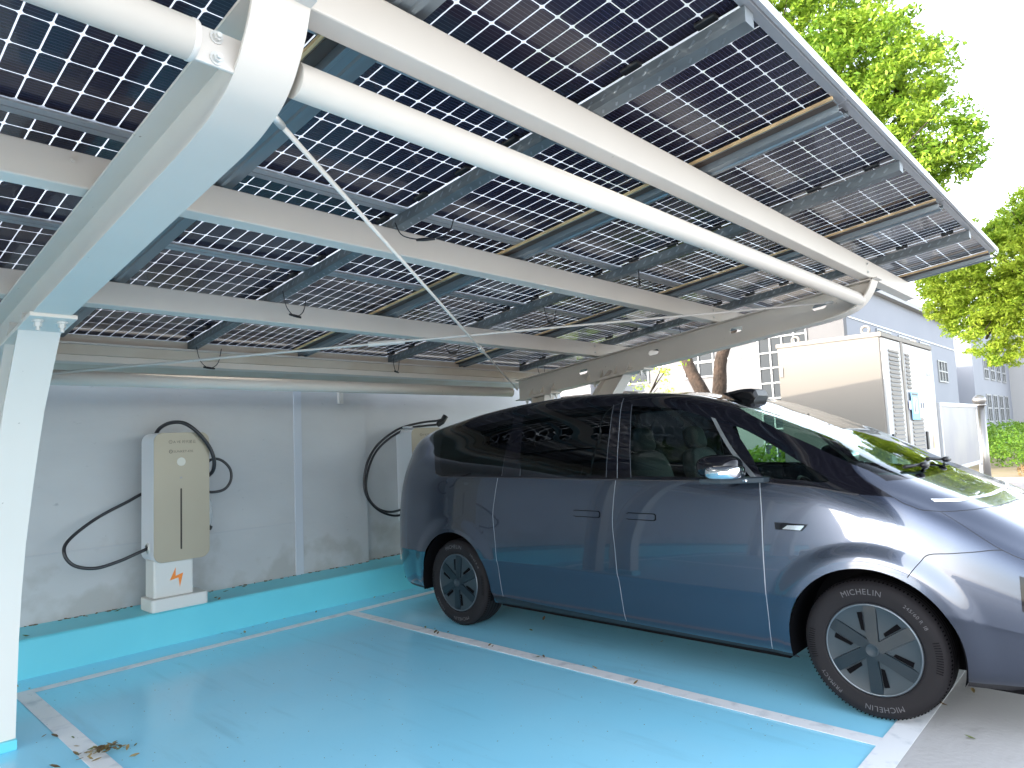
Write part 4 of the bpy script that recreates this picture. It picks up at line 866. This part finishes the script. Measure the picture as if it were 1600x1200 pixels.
# wheels
def arc_text(mb, txt, rad, ang0, size, x, cy_, cz_, sp=.80, inward=True):
    """letters on the tyre wall facing -X; angle runs clockwise seen from -X"""
    adv = []
    for ch in txt:
        g = glyph(ch) if ch != ' ' else None; adv.append((max(v[0] for v in g[0])+.12)*size if g and g[0] else .3*size)
    tot = sum(adv); pos = -tot/2
    for ch, w in zip(txt, adv):
        if ch != ' ':
            th = math.radians(ang0)-(pos+w/2)/rad*(1 if inward else -1); rd = Vector((0, -math.cos(th), math.sin(th))); tg = Vector((0, -math.sin(th), -math.cos(th)))
            if not inward: rd, tg = -rd, -tg
            c = Vector((x, cy_, cz_))+(rd if inward else -rd)*rad
            vs, fs = glyph(ch); mb.add([c+tg*(v[0]*size-w/2)+rd*(v[1]*size-size*.35) for v in vs], fs)
        pos += w
def make_wheel(hy, side, rear=False):
    """side -1 faces the open bay (-X)"""
    s = side; x0 = CX+s*.925; hz = .371; w = MB(); g = lambda p: [(r, s*h) for r, h in p]
    w.lathe(g([(.243, -.008), (.246, -.001), (.262, .0), (.300, .006), (.335, .003), (.352, -.012), (.361, -.030), (.3655, -.055), (.367, -.12), (.3655, -.19), (.352, -.233), (.30, -.24), (.243, -.23)]), (x0, hy, hz), n=96); ty = part(w, 'tyre', 'tyre', WP)
    q = MB()
    for h, a in ((.048, .004), (.085, .005), (.122, .005), (.160, .005)): q.lathe(g([(.3673, -h), (.3680, -h-.001), (.3680, -h-a), (.3673, -h-a-.001)]), (x0, hy, hz), n=96)
    for k in range(110):
        t = 2*math.pi*k/110; rd = Vector((0, math.cos(t), math.sin(t))); tg = Vector((0, -math.sin(t), math.cos(t)))
        c = Vector((x0-s*.035, hy, hz))+rd*.3612; q.obox(c, Vector((s*.016, 0, 0))-rd*.007*0, tg*.0030, rd*.0016)
    for k in range(26):                                                       # fine ribs on the wall
        for base in (-12, 168):
            t = math.radians(base+k*1.15); rd = Vector((0, -math.cos(t), math.sin(t))); tg = Vector((0, math.sin(t), math.cos(t))); c = Vector((x0+s*.0062, hy, hz))+rd*.315
            if k % 2 == 0: q.obox(c, (.0008, 0, 0), tg*.0016, rd*.016)
    part(q, 'tread_grooves', 'tyre_band', ty)
    if s < 0:
        q = MB(); xx = x0-.0072
        arc_text(q, 'MICHELIN', .306, 97, .043, xx, hy, hz); arc_text(q, 'MICHELIN', .306, 277, .040, xx, hy, hz); arc_text(q, '245/60 R 18', .306, 42, .027, xx, hy, hz); arc_text(q, 'PRIMACY', .306, 222, .030, xx, hy, hz); part(q, 'raised_lettering', 'tyre_letter', ty)
    r = MB(); r.lathe(g([(.240, -.02), (.243, -.004), (.236, .002), (.231, -.002)]), (x0, hy, hz), n=80); r.mi = 1
    r.lathe(g([(.231, -.004), (.20, -.012), (.13, -.010), (.06, -.006), (.0, -.006)]), (x0, hy, hz), n=80)
    rim = part(r, 'rim', ['rim_edge', 'rim_grey'], WP)
    b = MB()
    for k in range(6):
        th = math.radians((33 if not rear else 28)+60*k); rd = Vector((0, s*math.cos(th), math.sin(th))); tg = Vector((0, -s*math.sin(th), math.cos(th)))
        c = Vector((x0, hy, hz)); off = -.008
        pts = []
        for rr, hw_, hh in ((.030, .030, .010), (.10, .031, .004), (.20, .034, -.001), (.2305, .034, -.004)):
            for u, dh in ((-1, -.014), (-.92, 0), (.92, 0), (1, -.014)): pts.append(c+rd*rr+tg*(u*hw_+off)+Vector((s*(hh+dh), 0, 0)))
        b.mi = 0; b.add(pts, [(i*4+j, i*4+j+1, i*4+j+5, i*4+j+4) for i in range(3) for j in range(3)]+[(0, 1, 2, 3), (12, 13, 14, 15)])
        b.mi = 1
        p4 = [c+rd*.095+tg*.026+Vector((s*-.0035, 0, 0)), c+rd*.195+tg*.029+Vector((s*-.0075, 0, 0)), c+rd*.190+tg*.058+Vector((s*-.0065, 0, 0)), c+rd*.100+tg*.046+Vector((s*-.0035, 0, 0))]
        b.add(p4, [(0, 1, 2, 3)]); b.mi = 2; b.add([p4[0]+tg*-.0005, p4[1]+tg*-.0005, p4[1]+tg*.0015+Vector((s*.002, 0, 0)), p4[0]+tg*.0015+Vector((s*.002, 0, 0))], [(0, 1, 2, 3)])
    part(b, 'hubcap_blades', ['rim_bar', 'slot_black', 'rim_edge'], rim)
    h = MB(); h.lathe(g([(.036, .002), (.034, .014), (.030, .016), (.029, .0145), (.0, .0145)]), (x0, hy, hz), n=32); h.add([(x0+s*.0150, hy-.010+u*.02, hz-.012+v*.024) for u, v in ((0, .2), (.6, 1), (.8, .9), (.35, .35), (1, .1), (.8, 0))], [(0, 1, 2, 3), (0, 3, 4, 5)]); part(h, 'centre_cap', 'rim_grey', rim)
    k = MB(); k.lathe(g([(.24, -.07), (.20, -.075), (.0, -.08)]), (x0, hy, hz), n=40); part(k, 'brake_disc', 'cabin_dark', rim)
for hy, rear in ((1.205, False), (4.505, True)):
    for side in (-1, 1):
        WP = bpy.data.objects.new('wheel', None); COL.objects.link(WP); WP.parent = car; WP.location = Vector((CX+side*.925, hy, .371))-car.location
        make_wheel(hy, side, rear)
# wheel-arch liners, floor pan and cabin
for hy, hz in HUBS:
    for s in (-1, 1):
        mb = MB(); n = 40; A = [math.radians(-14+208*k/n) for k in range(n+1)]; vsA = [(CX+s*xo, hy+archR*math.cos(a), hz+archR*math.sin(a)) for xo in (.955, .60) for a in A]
        mb.add(vsA, [(i, i+1, n+2+i, n+1+i) for i in range(n)], True); mb.add([vsA[n+1+i] for i in range(n+1)]+[(CX+s*.60, hy, hz)], [(i, i+1, n+1) for i in range(n)]); part(mb, 'arch_liner', 'liner_black', car)
mb = MB(); mb.box(CX-.86, CX+.86, 1.68, 4.04, .225, .36); mb.box(CX-.58, CX+.58, .5, 5.3, .24, .34); mb.box(CX-.80, CX+.80, .42, .76, .235, .34); mb.box(CX-.80, CX+.80, 4.98, 5.4, .30, .36); part(mb, 'floor_pan', 'liner_black', car)
mb = MB(); mb.box(CX-.89, CX+.89, 1.66, 4.05, .40, .44); mb.box(CX-.80, CX+.80, 4.02, 5.2, .84, .88)
mb.prism([(4.05, .44), (4.06, .44), (4.06, .88), (4.05, .88)], CX-.8, CX+.8); part(mb, 'cabin_floor', 'cabin_dark', car)
mb = MB(); mb.prism([(1.20, .95), (1.16, 1.16), (1.30, 1.215), (1.62, 1.20), (1.74, 1.13), (1.76, .98), (1.70, .88), (1.3, .86)], CX-.86, CX+.86); part(mb, 'dashboard', 'dash_grey', car, .02)
mb = MB(); mb.lathe([(.175, 0), (.19, .012), (.175, .024), (.165, .012), (.175, 0)], (0, 0, 0), n=32)
R_ = Matrix.Rotation(math.radians(62), 3, 'X') @ Matrix.Rotation(math.radians(90), 3, 'Y'); mb.v = [tuple(R_ @ Vector(v)+Vector((CX+.40, 1.92, 1.05))) for v in mb.v]; part(mb, 'steering_wheel', 'rubber_black', car)
mb = MB(); mb.sq((CX, 1.72, 1.60), (.13, .012, .035), .5, .5); mb.tube([(CX, 1.71, 1.60), (CX, 1.78, 1.67)], .008, 8); part(mb, 'rear_view_mirror', 'rubber_black', car)
for sxx, syy in ((-.42, 2.55), (.42, 2.55), (-.42, 3.5), (.42, 3.5)):
    mb = MB(); X = CX+sxx; tilt = Matrix.Rotation(math.radians(-16), 3, 'X')
    mb.sq((X, syy-.10, .78), (.26, .28, .10), .45, .45); mb.sq((X, syy+.24, 1.13), (.255, .075, .33), .5, .5, 14, 24, tilt); mb.sq((X, syy+.345, 1.53), (.14, .055, .10), .6, .6, 12, 20, tilt); mb.sq((X-.29, syy+.05, 1.0), (.035, .2, .04), .5, .5)
    mb.sq((X, syy, .6), (.2, .22, .16), .4, .4); part(mb, 'seat', 'seat_grey', car)
# ------------------------------------------------------------ storage cabinet, screen and post behind the car
cab = empty('power_cabinet', (10.0, 2.85, 0), 'big pale metal power cabinet with louvred double doors beyond the car hood', 'cabinet')
XA, XB, YA, YB, ZH = 8.8, 11.30, 2.235, 3.47, 2.665
mb = MB(); mb.box(XA, XB, YA+.03, YB, .10, ZH-.02); part(mb, 'cabinet_shell', 'cabinet_white', cab, .012)
mb = MB(); mb.box(XA-.012, XB+.012, YA+.0, YB+.012, ZH-.055, ZH); part(mb, 'top_cap', 'cabinet_white', cab, .006)
mb = MB(); mb.box(XA+.02, XB-.02, YA+.06, YB-.04, 0, .10); part(mb, 'skid_base', 'louvre_dark', cab)
mid = 9.63
for a, b, lv, bot in ((XA+.02, mid-.05, [(9.00, 9.47, .60, 2.48), ], 0), (mid+.05, XB-.02, [(9.74, 9.98, 2.0, 2.49), (9.84, 10.44, .60, 1.68)], 1)):
    mb = MB(); mb.box(a, b, YA, YA+.03, .14, ZH-.07); d = part(mb, 'cabinet_door', 'cabinet_door', cab, .006)
    for x0, x1, z0, z1 in lv:
        mb = MB(); mb.box(x0, x1, YA-.003, YA-.001, z0, z1); lp = part(mb, 'louvre_panel', 'cabinet_door', d); mb = MB(); z = z0+.02
        while z < z1-.03: mb.prism([(YA-.004, z), (YA-.020, z+.002), (YA-.004, z+.034)], x0+.02, x1-.02); z += .052
        part(mb, 'louvre_slats', 'cabinet_white', lp); mb = MB(); z = z0+.012
        while z < z1-.03: mb.box(x0+.025, x1-.025, YA-.0055, YA-.0042, z-.008, z+.006); z += .052
        part(mb, 'louvre_gaps', 'louvre_dark', lp)
    xh = 8.875 if not bot else 10.51
    mb = MB(); mb.box(xh, xh+.085, YA-.022, YA-.001, 1.22, 1.46); part(mb, 'door_handle', 'rubber_black', d, .006)
mb = MB(); mb.box(mid-.05, mid+.05, YA-.012, YA+.03, .12, ZH-.06); part(mb, 'centre_bar', 'cabinet_white', cab, .008)
mb = MB()
for z in (2.3, 1.35, .5): mb.box(mid-.06, mid-.046, YA-.02, YA, z-.07, z+.07); mb.box(XA-.014, XA-.001, YB-.06, YB-.02, z-.06, z+.06)
part(mb, 'hinge', 'stainless', cab)
for x, y in ((XA+.25, YB-.15), (XA+.12, YA+.20), (XB-.15, YA+.2), (XB-.15, YB-.15)):
    mb = MB(); c = Vector((x, y, ZH+.055)); mb.tube([c+Vector((0, .045*math.cos(2*math.pi*k/16), .045*math.sin(2*math.pi*k/16))) for k in range(17)], .016, 8, cap=False); mb.tube([(x, y, ZH), (x, y, ZH+.02)], .03, 10); part(mb, 'lifting_eye', 'cabinet_white', cab)
mb = MB(); text_on(mb, 'H-2T', (10.78, YA-.002, 2.33), (1, 0, 0), (0, 0, 1), .085, .33); text_on(mb, '230kWh', (10.76, YA-.002, 2.21), (1, 0, 0), (0, 0, 1), .085, .36); part(mb, 'door_lettering', 'ink_grey', cab)
mb = MB(); mb.add([(10.88, YA-.004, 1.22), (10.98, YA-.004, 1.22), (10.93, YA-.004, 1.44)], [(0, 1, 2)]); part(mb, 'warning_triangle', 'tan_glow_and_sign', cab)
mb = MB(); mb.mi = 1; mb.box(9.68, 10.53, YA-.0235, YA-.0215, 1.75, 1.86); mb.mi = 0; mb.box(9.79, 10.19, YA-.0265, YA-.0245, 1.62, 1.98); mb.mi = 2; mb.box(9.88, 10.08, YA-.0285, YA-.0272, 1.70, 1.90); mb.mi = 3
for x in (10.30, 10.42): mb.box(x-.035, x+.035, YA-.0245, YA-.0238, 1.77, 1.84)
mb.box(9.85, 10.14, YA-.0280, YA-.0268, 1.93, 1.96); mb.add([(9.92, YA-.0295, 1.72), (9.97, YA-.0295, 1.72), (10.05, YA-.0295, 1.88), (10.0, YA-.0295, 1.88)], [(0, 1, 2, 3)])
part(mb, 'door_notice', ['sticker_blue', 'sticker_lilac', 'label_paper', 'rim_grey'], cab)
scr = MB(); scr.box(11.45, 14.15, 2.22, 2.245, .90, 1.80); o = scr.build('screen_panel', 'screen_sheet', org=(12.8, 2.23, 0)); tag(o, 'brushed metal screen between the pale cabinet and the round topped post', 'screen')
q = MB(); q.box(11.40, 14.25, 2.205, 2.26, 1.80, 1.86); q.box(11.40, 14.25, 2.205, 2.26, .84, .90); q.box(11.38, 11.44, 2.21, 2.255, 0, 1.86); q.box(14.19, 14.25, 2.21, 2.255, 0, 1.80); q.box(12.8, 12.85, 2.21, 2.255, 0, .84); part(q, 'screen_frame', 'alu_light', o, .004)
po = MB(); po.tube([(14.42, 2.20, 0), (14.42, 2.20, 1.84)], .075, 20); po.sq((14.42, 2.20, 1.93), (.105, .105, .095), 1, 1); po.tube([(14.42, 2.20, 1.83), (14.42, 2.20, 1.86)], .10, 20)
tag(po.build('steel_post', 'stainless', org=(14.42, 2.2, 0)), 'shiny stainless post with a ball top right of the pale cabinet', 'post')

# ------------------------------------------------------------ buildings
def windows(bld, face, rects, nx, nz, fr=.05, frm='window_frame_white', axis='x'):
    for (a0, a1, z0, z1) in rects:
        f = MB(); g = MB(); s = -1
        def bx(m, u0, u1, w0, w1, d0, d1):
            if axis == 'x': m.box(face-d1, face-d0, min(u0, u1), max(u0, u1), w0, w1)
            else: m.box(min(u0, u1), max(u0, u1), face-d1, face-d0, w0, w1)
        for k in range(nx+1): u = a0+(a1-a0)*k/nx; bx(f, u-fr/2, u+fr/2, z0-fr/2, z1+fr/2, .004, .05)
        for k in range(nz+1):
            z = z0+(z1-z0)*k/nz
            for j in range(nx): bx(f, a0+(a1-a0)*j/nx+fr/2+.001, a0+(a1-a0)*(j+1)/nx-fr/2-.001, z-fr/2, z+fr/2, .004, .048)
        bx(g, a0, a1, z0, z1, -.02, .012)
        w_ = part(f, 'window', frm, bld); part(g, 'pane', 'window_glass', w_)
b1 = empty('factory_building', (30, 14, 0), 'large factory building behind the cabinet with a tall glazed window grid', 'building')
mb = MB(); mb.mi = 0; mb.box(22.0, 22.3, 6.60, 26, 0, 6.05); mb.mi = 1; mb.box(22.301, 38.2, 6.61, 26, 0, 6.05); part(mb, 'wall', ['render_white', 'render_shaded'], b1)
mb = MB(); mb.box(21.85, 38.4, 6.40, 26.2, 6.051, 6.22); part(mb, 'roof', 'fascia_white', b1)
mb = MB(); mb.box(21.985, 22.0, 9.9, 25.9, 4.02, 4.06); mb.box(22.35, 38.1, 6.585, 6.61, 4.93, 4.97); part(mb, 'render_joint', 'seam_glint_joint', b1)
windows(b1, 22.0, [(7.72, 9.28, .6, 5.05)], 4, 9); windows(b1, 22.0, [(10.9, 12.0, 3.5, 4.5), (13.5, 15.2, 3.5, 4.5)], 2, 2)
windows(b1, 6.61, [(25.4, 27.1, 3.5, 4.82), (28.2, 29.8, 3.5, 4.82), (34.3, 36.0, 3.35, 4.25), (31.3, 32.9, 3.5, 4.82)], 3, 2, .06, axis='y')
windows(b1, 6.61, [(33.6, 35.4, .9, 1.9)], 3, 1, .06, axis='y')
b2 = empty('office_building', (60, 12, 0), 'distant two storey building with rows of small windows at the right edge', 'building')
mb = MB(); mb.mi = 0; mb.box(42.5, 55.0, 6.61, 20, 0, 7.4); mb.mi = 1; mb.box(55.0, 75, 3.5, 20, 0, 7.4); part(mb, 'wall', ['render_shaded', 'fascia_white'], b2)  # shaded front and paler sunlit side put into the wall colours
mb = MB(); mb.box(42.3, 75.2, 6.3, 20.2, 7.401, 7.6); part(mb, 'roof', 'fascia_white', b2)
windows(b2, 6.61, [(45.6+2.1*i, 46.9+2.1*i, 3.9, 5.0) for i in range(4)]+[(45.6+2.1*i, 46.9+2.1*i, 1.5, 3.0) for i in range(4)], 2, 2, .08, axis='y')
windows(b2, 55.0, [(3.9, 4.5, 4.0, 5.2), (4.9, 5.5, 4.0, 5.2), (3.9, 4.5, 1.3, 2.6), (4.9, 5.5, 1.3, 2.6)], 2, 2, .06)
mb = MB(); mb.box(38.3, 42.4, 8.2, 8.6, 0, 5.0); mb.mi = 1; mb.box(39.4, 41.2, 8.1, 8.195, 0, 3.6); tag(mb.build('link_block', ['render_shaded', 'louvre_dark'], org=(40, 8.4, 0)), 'low blue grey link block with a dark doorway between the two buildings', 'building')
b3 = empty('low_building', (24, 30, 0), 'bright white low building seen above the car roof behind the far frame', 'building')
mb = MB(); mb.box(15.5, 16, 10.2, 22, 0, 2.75); part(mb, 'wall', 'render_white', b3); mb = MB(); mb.box(15.0, 16.2, 10.1, 22.2, 2.751, 2.9); part(mb, 'roof', 'fascia_white', b3)
windows(b3, 15.5, [(12.6, 13.6, 1.2, 2.2), (15.6, 16.6, 1.2, 2.2)], 2, 1, .06)
mb = MB(); mb.tube([(8.75, 6.35, 0), (8.75, 6.35, 2.9)], .075, 18); tag(mb.build('white_post', 'render_white', org=(8.75, 6.35, 0)), 'round white post standing just beyond the far frame', 'post')

# ------------------------------------------------------------ trees, hedge, plants
rng = np.random.default_rng(11)
def leaf_cloud(lobes, dens_, size, seed, shell=.55, up=.35, clump=26, clr=.26):
    """many small leaf quads gathered in twig clumps inside a set of lobes (x, y, z, rx, ry, rz)"""
    r = np.random.default_rng(seed); Q = []
    for (x, y, z, a, b, c) in lobes:
        vol = a*b*c; n = max(6, int(dens_*(vol**(2/3.)))); d = r.normal(size=(n, 3)); d /= np.linalg.norm(d, axis=1)[:, None]
        rad = shell+(1-shell)*r.random(n)**.6; rad *= 1+.16*np.sin(d[:, 0]*5+x*3)*np.cos(d[:, 1]*6+z)+.10*r.normal(size=n)
        cen = np.array([x, y, z])+d*rad[:, None]*np.array([a, b, c])
        for q in cen:
            m = int(clump*(.6+.8*r.random())); e = r.normal(size=(m, 3)); e /= np.linalg.norm(e, axis=1)[:, None]; rr = clr*(.65+.6*r.random())
            pts = q+e*(rr*r.random(m)**.45)[:, None]*np.array([1, 1, .62]); Q.append((pts, e))
    P_ = np.concatenate([q[0] for q in Q]); E = np.concatenate([q[1] for q in Q]); n = len(P_)
    nrm = E*.6+r.normal(size=(n, 3))*.55+np.array([0, 0, up]); nrm /= np.linalg.norm(nrm, axis=1)[:, None]
    t = np.cross(nrm, r.normal(size=(n, 3))); t /= np.linalg.norm(t, axis=1)[:, None]; b = np.cross(nrm, t); s = size*(.6+.8*r.random(n))[:, None]
    V_ = np.stack([P_-t*s, P_-b*s*.42+nrm*s*.12, P_+t*s, P_+b*s*.42+nrm*s*.12], 1).reshape(-1, 3)
    return V_
def crown_mesh(name, V_, m, parent=None, org=(0, 0, 0)):
    n = len(V_)//4; me = bpy.data.meshes.new(name); V2 = V_-np.array(org); me.vertices.add(len(V2)); me.vertices.foreach_set('co', V2.ravel()); me.loops.add(4*n); me.loops.foreach_set('vertex_index', np.arange(4*n))
    me.polygons.add(n); me.polygons.foreach_set('loop_start', np.arange(0, 4*n, 4)); me.polygons.foreach_set('loop_total', np.full(n, 4)); me.materials.append(MATS[m]); me.update(calc_edges=True)
    o = bpy.data.objects.new(name, me); COL.objects.link(o)
    if parent is not None: o.parent = parent
    else: o.location = org
    return o
def tree(name, base, trunk, lobes, lab, m, dens_, size, seed, limbs=6, r0=.135, sparse=None, clump=26, clr=.26):
    t = empty(name, base, lab, 'tree', 'camphor trees beyond the canopy'); mb = MB(); R = random.Random(seed)
    pts = spline([Vector(p) for p in trunk], 6); L = len(pts); mb.tube(pts, [r0*(1.25-.75*i/(L-1)) for i in range(L)], 14)
    top = pts[-1]
    part(mb, 'trunk', 'bark', t); bb = MB()
    for l in lobes[:limbs]:
        st = pts[int(L*R.uniform(.6, .95))]; e = Vector(l[:3]); md = st.lerp(e, .5)+Vector((R.uniform(-.2, .2), R.uniform(-.2, .2), R.uniform(0, .3))); p_ = spline([st, md, e], 6); bb.tube(p_, [r0*.55*(1-.8*i/(len(p_)-1))+.012 for i in range(len(p_))], 8)
        for k in range(4):
            f = p_[R.randrange(5, len(p_)-1)]; g_ = e+Vector((R.uniform(-1, 1)*l[3], R.uniform(-1, 1)*l[4], R.uniform(-.8, .8)*l[5]))*.85; bb.tube([f, f.lerp(g_, .5)+Vector((0, 0, .08)), g_], [.032, .02, .007], 6)
    part(bb, 'limb', 'branch_dark', t)
    crown_mesh('crown', leaf_cloud(lobes, dens_, size, seed, clump=clump, clr=clr), m, t, base); return t
tree('camphor_tree', (12.2, 5.35, 0), [(12.2, 5.35, 0), (12.1, 5.7, 1.2), (12.0, 6.23, 2.37), (12.05, 6.55, 3.1), (12.4, 7.0, 4.8), (12.6, 7.3, 7)],
     [(13, 6.4, 9.0, 2.2, 2.0, 2.0), (13, 8.4, 9.5, 2.4, 2.3, 2.2), (13.6, 7.4, 11.2, 2, 2.1, 1.6), (12.8, 7.0, 7.0, 1.6, 1.6, 1.2), (13, 5.0, 9.9, 1.3, 1.1, 1.3), (12.4, 8.2, 4.6, .9, .9, .5)], 'camphor tree with a leaning trunk seen over the car roof', 'leaves_camphor', 60, .085, 3)
tree('camphor_tree', (12.5, 6.35, 0), [(12.5, 6.35, 0), (12.3, 6.15, 1.3), (12.05, 5.88, 2.4), (12.0, 5.70, 3.15), (12.5, 5.0, 4.9), (12.9, 4.3, 6.6)],
     [(13, 3.35, 7.85, 1.25, 1.15, 1.0), (13, 2.55, 7.45, .95, .80, .72), (13, 4.5, 9.3, 1.6, 1.5, 1.4), (13, 2.35, 6.25, .9, .72, .60), (13, 3.6, 6.1, 1.2, 1.1, .8), (13, 1.95, 5.95, .5, .42, .33), (12.8, 2.9, 5.35, .8, .7, .42), (12.9, 4.6, 7.2, 1.4, 1.5, 1.3), (13, 3.1, 8.7, .7, .6, .4), (13, 3.9, 10.6, 1.3, 1.1, .8), (12.5, 3.75, 4.72, .28, .3, .16), (12.6, 2.45, 5.0, .45, .36, .28), (13, 1.75, 6.35, .26, .22, .16), (13, 3.0, 7.0, 1.0, .9, .7), (13, 2.9, 5.9, .9, .8, .6), (13, 3.8, 8.3, 1.0, 1.0, .8)], 'tall camphor tree whose crown rises over the canopy corner against the sky', 'leaves_camphor', 170, .048, 5, limbs=9, clump=42, clr=.19)
tree('camphor_tree', (18.6, .9, 0), [(18.6, .9, 0), (18.5, .95, 1.6), (18.4, 1.2, 3.2), (18.3, 1.6, 4.6)],
     [(18, 2.95, 4.75, 1.0, .62, .62), (18, 2.1, 5.1, 1.2, .9, .75), (18, 1.4, 5.5, 1.3, .9, .8), (18.2, .4, 5.4, 1.5, 1.2, 1.1), (18, 2.45, 4.1, 1.0, .8, .5), (18, 1.5, 4.2, 1.1, .9, .6), (18, 2.5, 3.35, .5, .40, .38), (18, .6, 3.9, 1.1, .9, .6), (18, 3.35, 4.25, .5, .30, .34), (18, 1.85, 3.4, .5, .3, .2), (18, .9, 3.4, .6, .4, .25), (18.3, 1.3, 6.1, .9, .7, .45), (18, 2.15, 3.0, .45, .34, .32), (18, 1.5, 3.2, .6, .4, .3), (18.1, 3.5, 4.75, .5, .25, .22), (18, 2.9, 3.85, .5, .42, .34), (18, 2.0, 3.9, .8, .6, .5), (18, 3.2, 4.5, .6, .45, .4)], 'rounded yellow green camphor tree at the right edge beyond the pale cabinet', 'leaves_bright', 280, .042, 9, limbs=8, clump=44, clr=.15)
for (bx, by, h, sd, lb) in ((8.9, 5.4, 1.5, 31, 'leafy green bush seen through the front window of the car'), (9.3, 6.6, 1.7, 32, 'leafy green bush behind the middle of the car'), (9.6, 4.3, 1.35, 33, 'low leafy bush between the car and the pale cabinet')):
    t = empty('green_bush', (bx, by, 0), lb, 'bush', 'bushes on the far side of the car'); mb = MB()
    for k in range(5): mb.tube([(bx, by, 0), (bx+.1*math.cos(k*1.3), by+.1*math.sin(k*1.3), h*.4), (bx+.35*math.cos(k*1.3), by+.35*math.sin(k*1.3), h*.8)], [.02, .015, .006], 6)
    part(mb, 'stem', 'branch_dark', t); crown_mesh('foliage', leaf_cloud([(bx, by, h*.62, .75, .8, h*.42)], 120, .06, sd, clr=.2), 'leaves_camphor', t, (bx, by, 0))
t = empty('twiggy_sapling', (10.8, 7.3, 0), 'thin sapling with sparse pale leaves between the far frame and the tree trunks', 'tree'); mb = MB(); mb.tube([(10.8, 7.3, 0), (10.85, 7.2, 1.2), (10.9, 6.9, 2.1), (10.9, 6.3, 2.75)], [.035, .028, .02, .006], 8)
for k in range(6): a = Vector((10.87, 7.1-.1*k, 1.8+.12*k)); mb.tube([a, a+Vector((.1*math.sin(k), -.35, .28+.05*k))], [.012, .004], 6)
part(mb, 'stem', 'branch_dark', t); crown_mesh('foliage', leaf_cloud([(10.9, 6.7, 2.6, .4, .55, .32), (10.9, 6.2, 2.85, .3, .3, .2)], 60, .035, 41, clump=12, clr=.16), 'leaves_bright', t, (10.8, 7.3, 0))
hv = leaf_cloud([(26+1.2*i, 3.0+.9*(i % 2)-.05*i, .62, .9, .9, .60) for i in range(22)], 60, .05, 51, clump=24, clr=.22)
tag(crown_mesh('clipped_hedge', hv, 'hedge_leaves', None, (26, 3, 0)), 'clipped green hedge in front of the far building at the right edge', 'hedge', kind='stuff')
hb = MB()
hv = leaf_cloud([(31+2.2*i, 5.4, .75, 1.4, .6, .7) for i in range(14)], 40, .07, 52, clump=24, clr=.28)
tag(crown_mesh('tall_hedge', hv, 'hedge_leaves', None, (31, 5.4, 0)), 'darker taller hedge line behind the clipped hedge', 'hedge', kind='stuff')
so = MB(); so.add([(21.5, -1.0, .0), (60, -6, .0), (60, 6.4, .0), (21.5, 6.4, .0)], [(0, 1, 2, 3)]); struct(so.build('planting_bed', 'soil_dry', org=(0, 0, 0)))
gv = leaf_cloud([(22.2+1.1*i, 1.2+.5*math.sin(i*2.1)+(i % 3)*.7, .10, .9, .9, .12) for i in range(22)], 46, .07, 53, clump=22, clr=.22, up=-.2)
tag(crown_mesh('dry_grass', gv, 'dry_grass', None, (22, 1, 0)), 'strip of dry straw coloured grass in front of the hedge', 'grass', kind='stuff')
# things that stand behind the camera and show in the car's reflections
# ------------------------------------------------------------ kerb between the planting bed and the yard
kk = MB(); kk.box(21.38, 21.5, -4, 6.4, -.01, .10); struct(kk.build('bed_kerb', 'concrete', org=(21.4, 0, 0)))
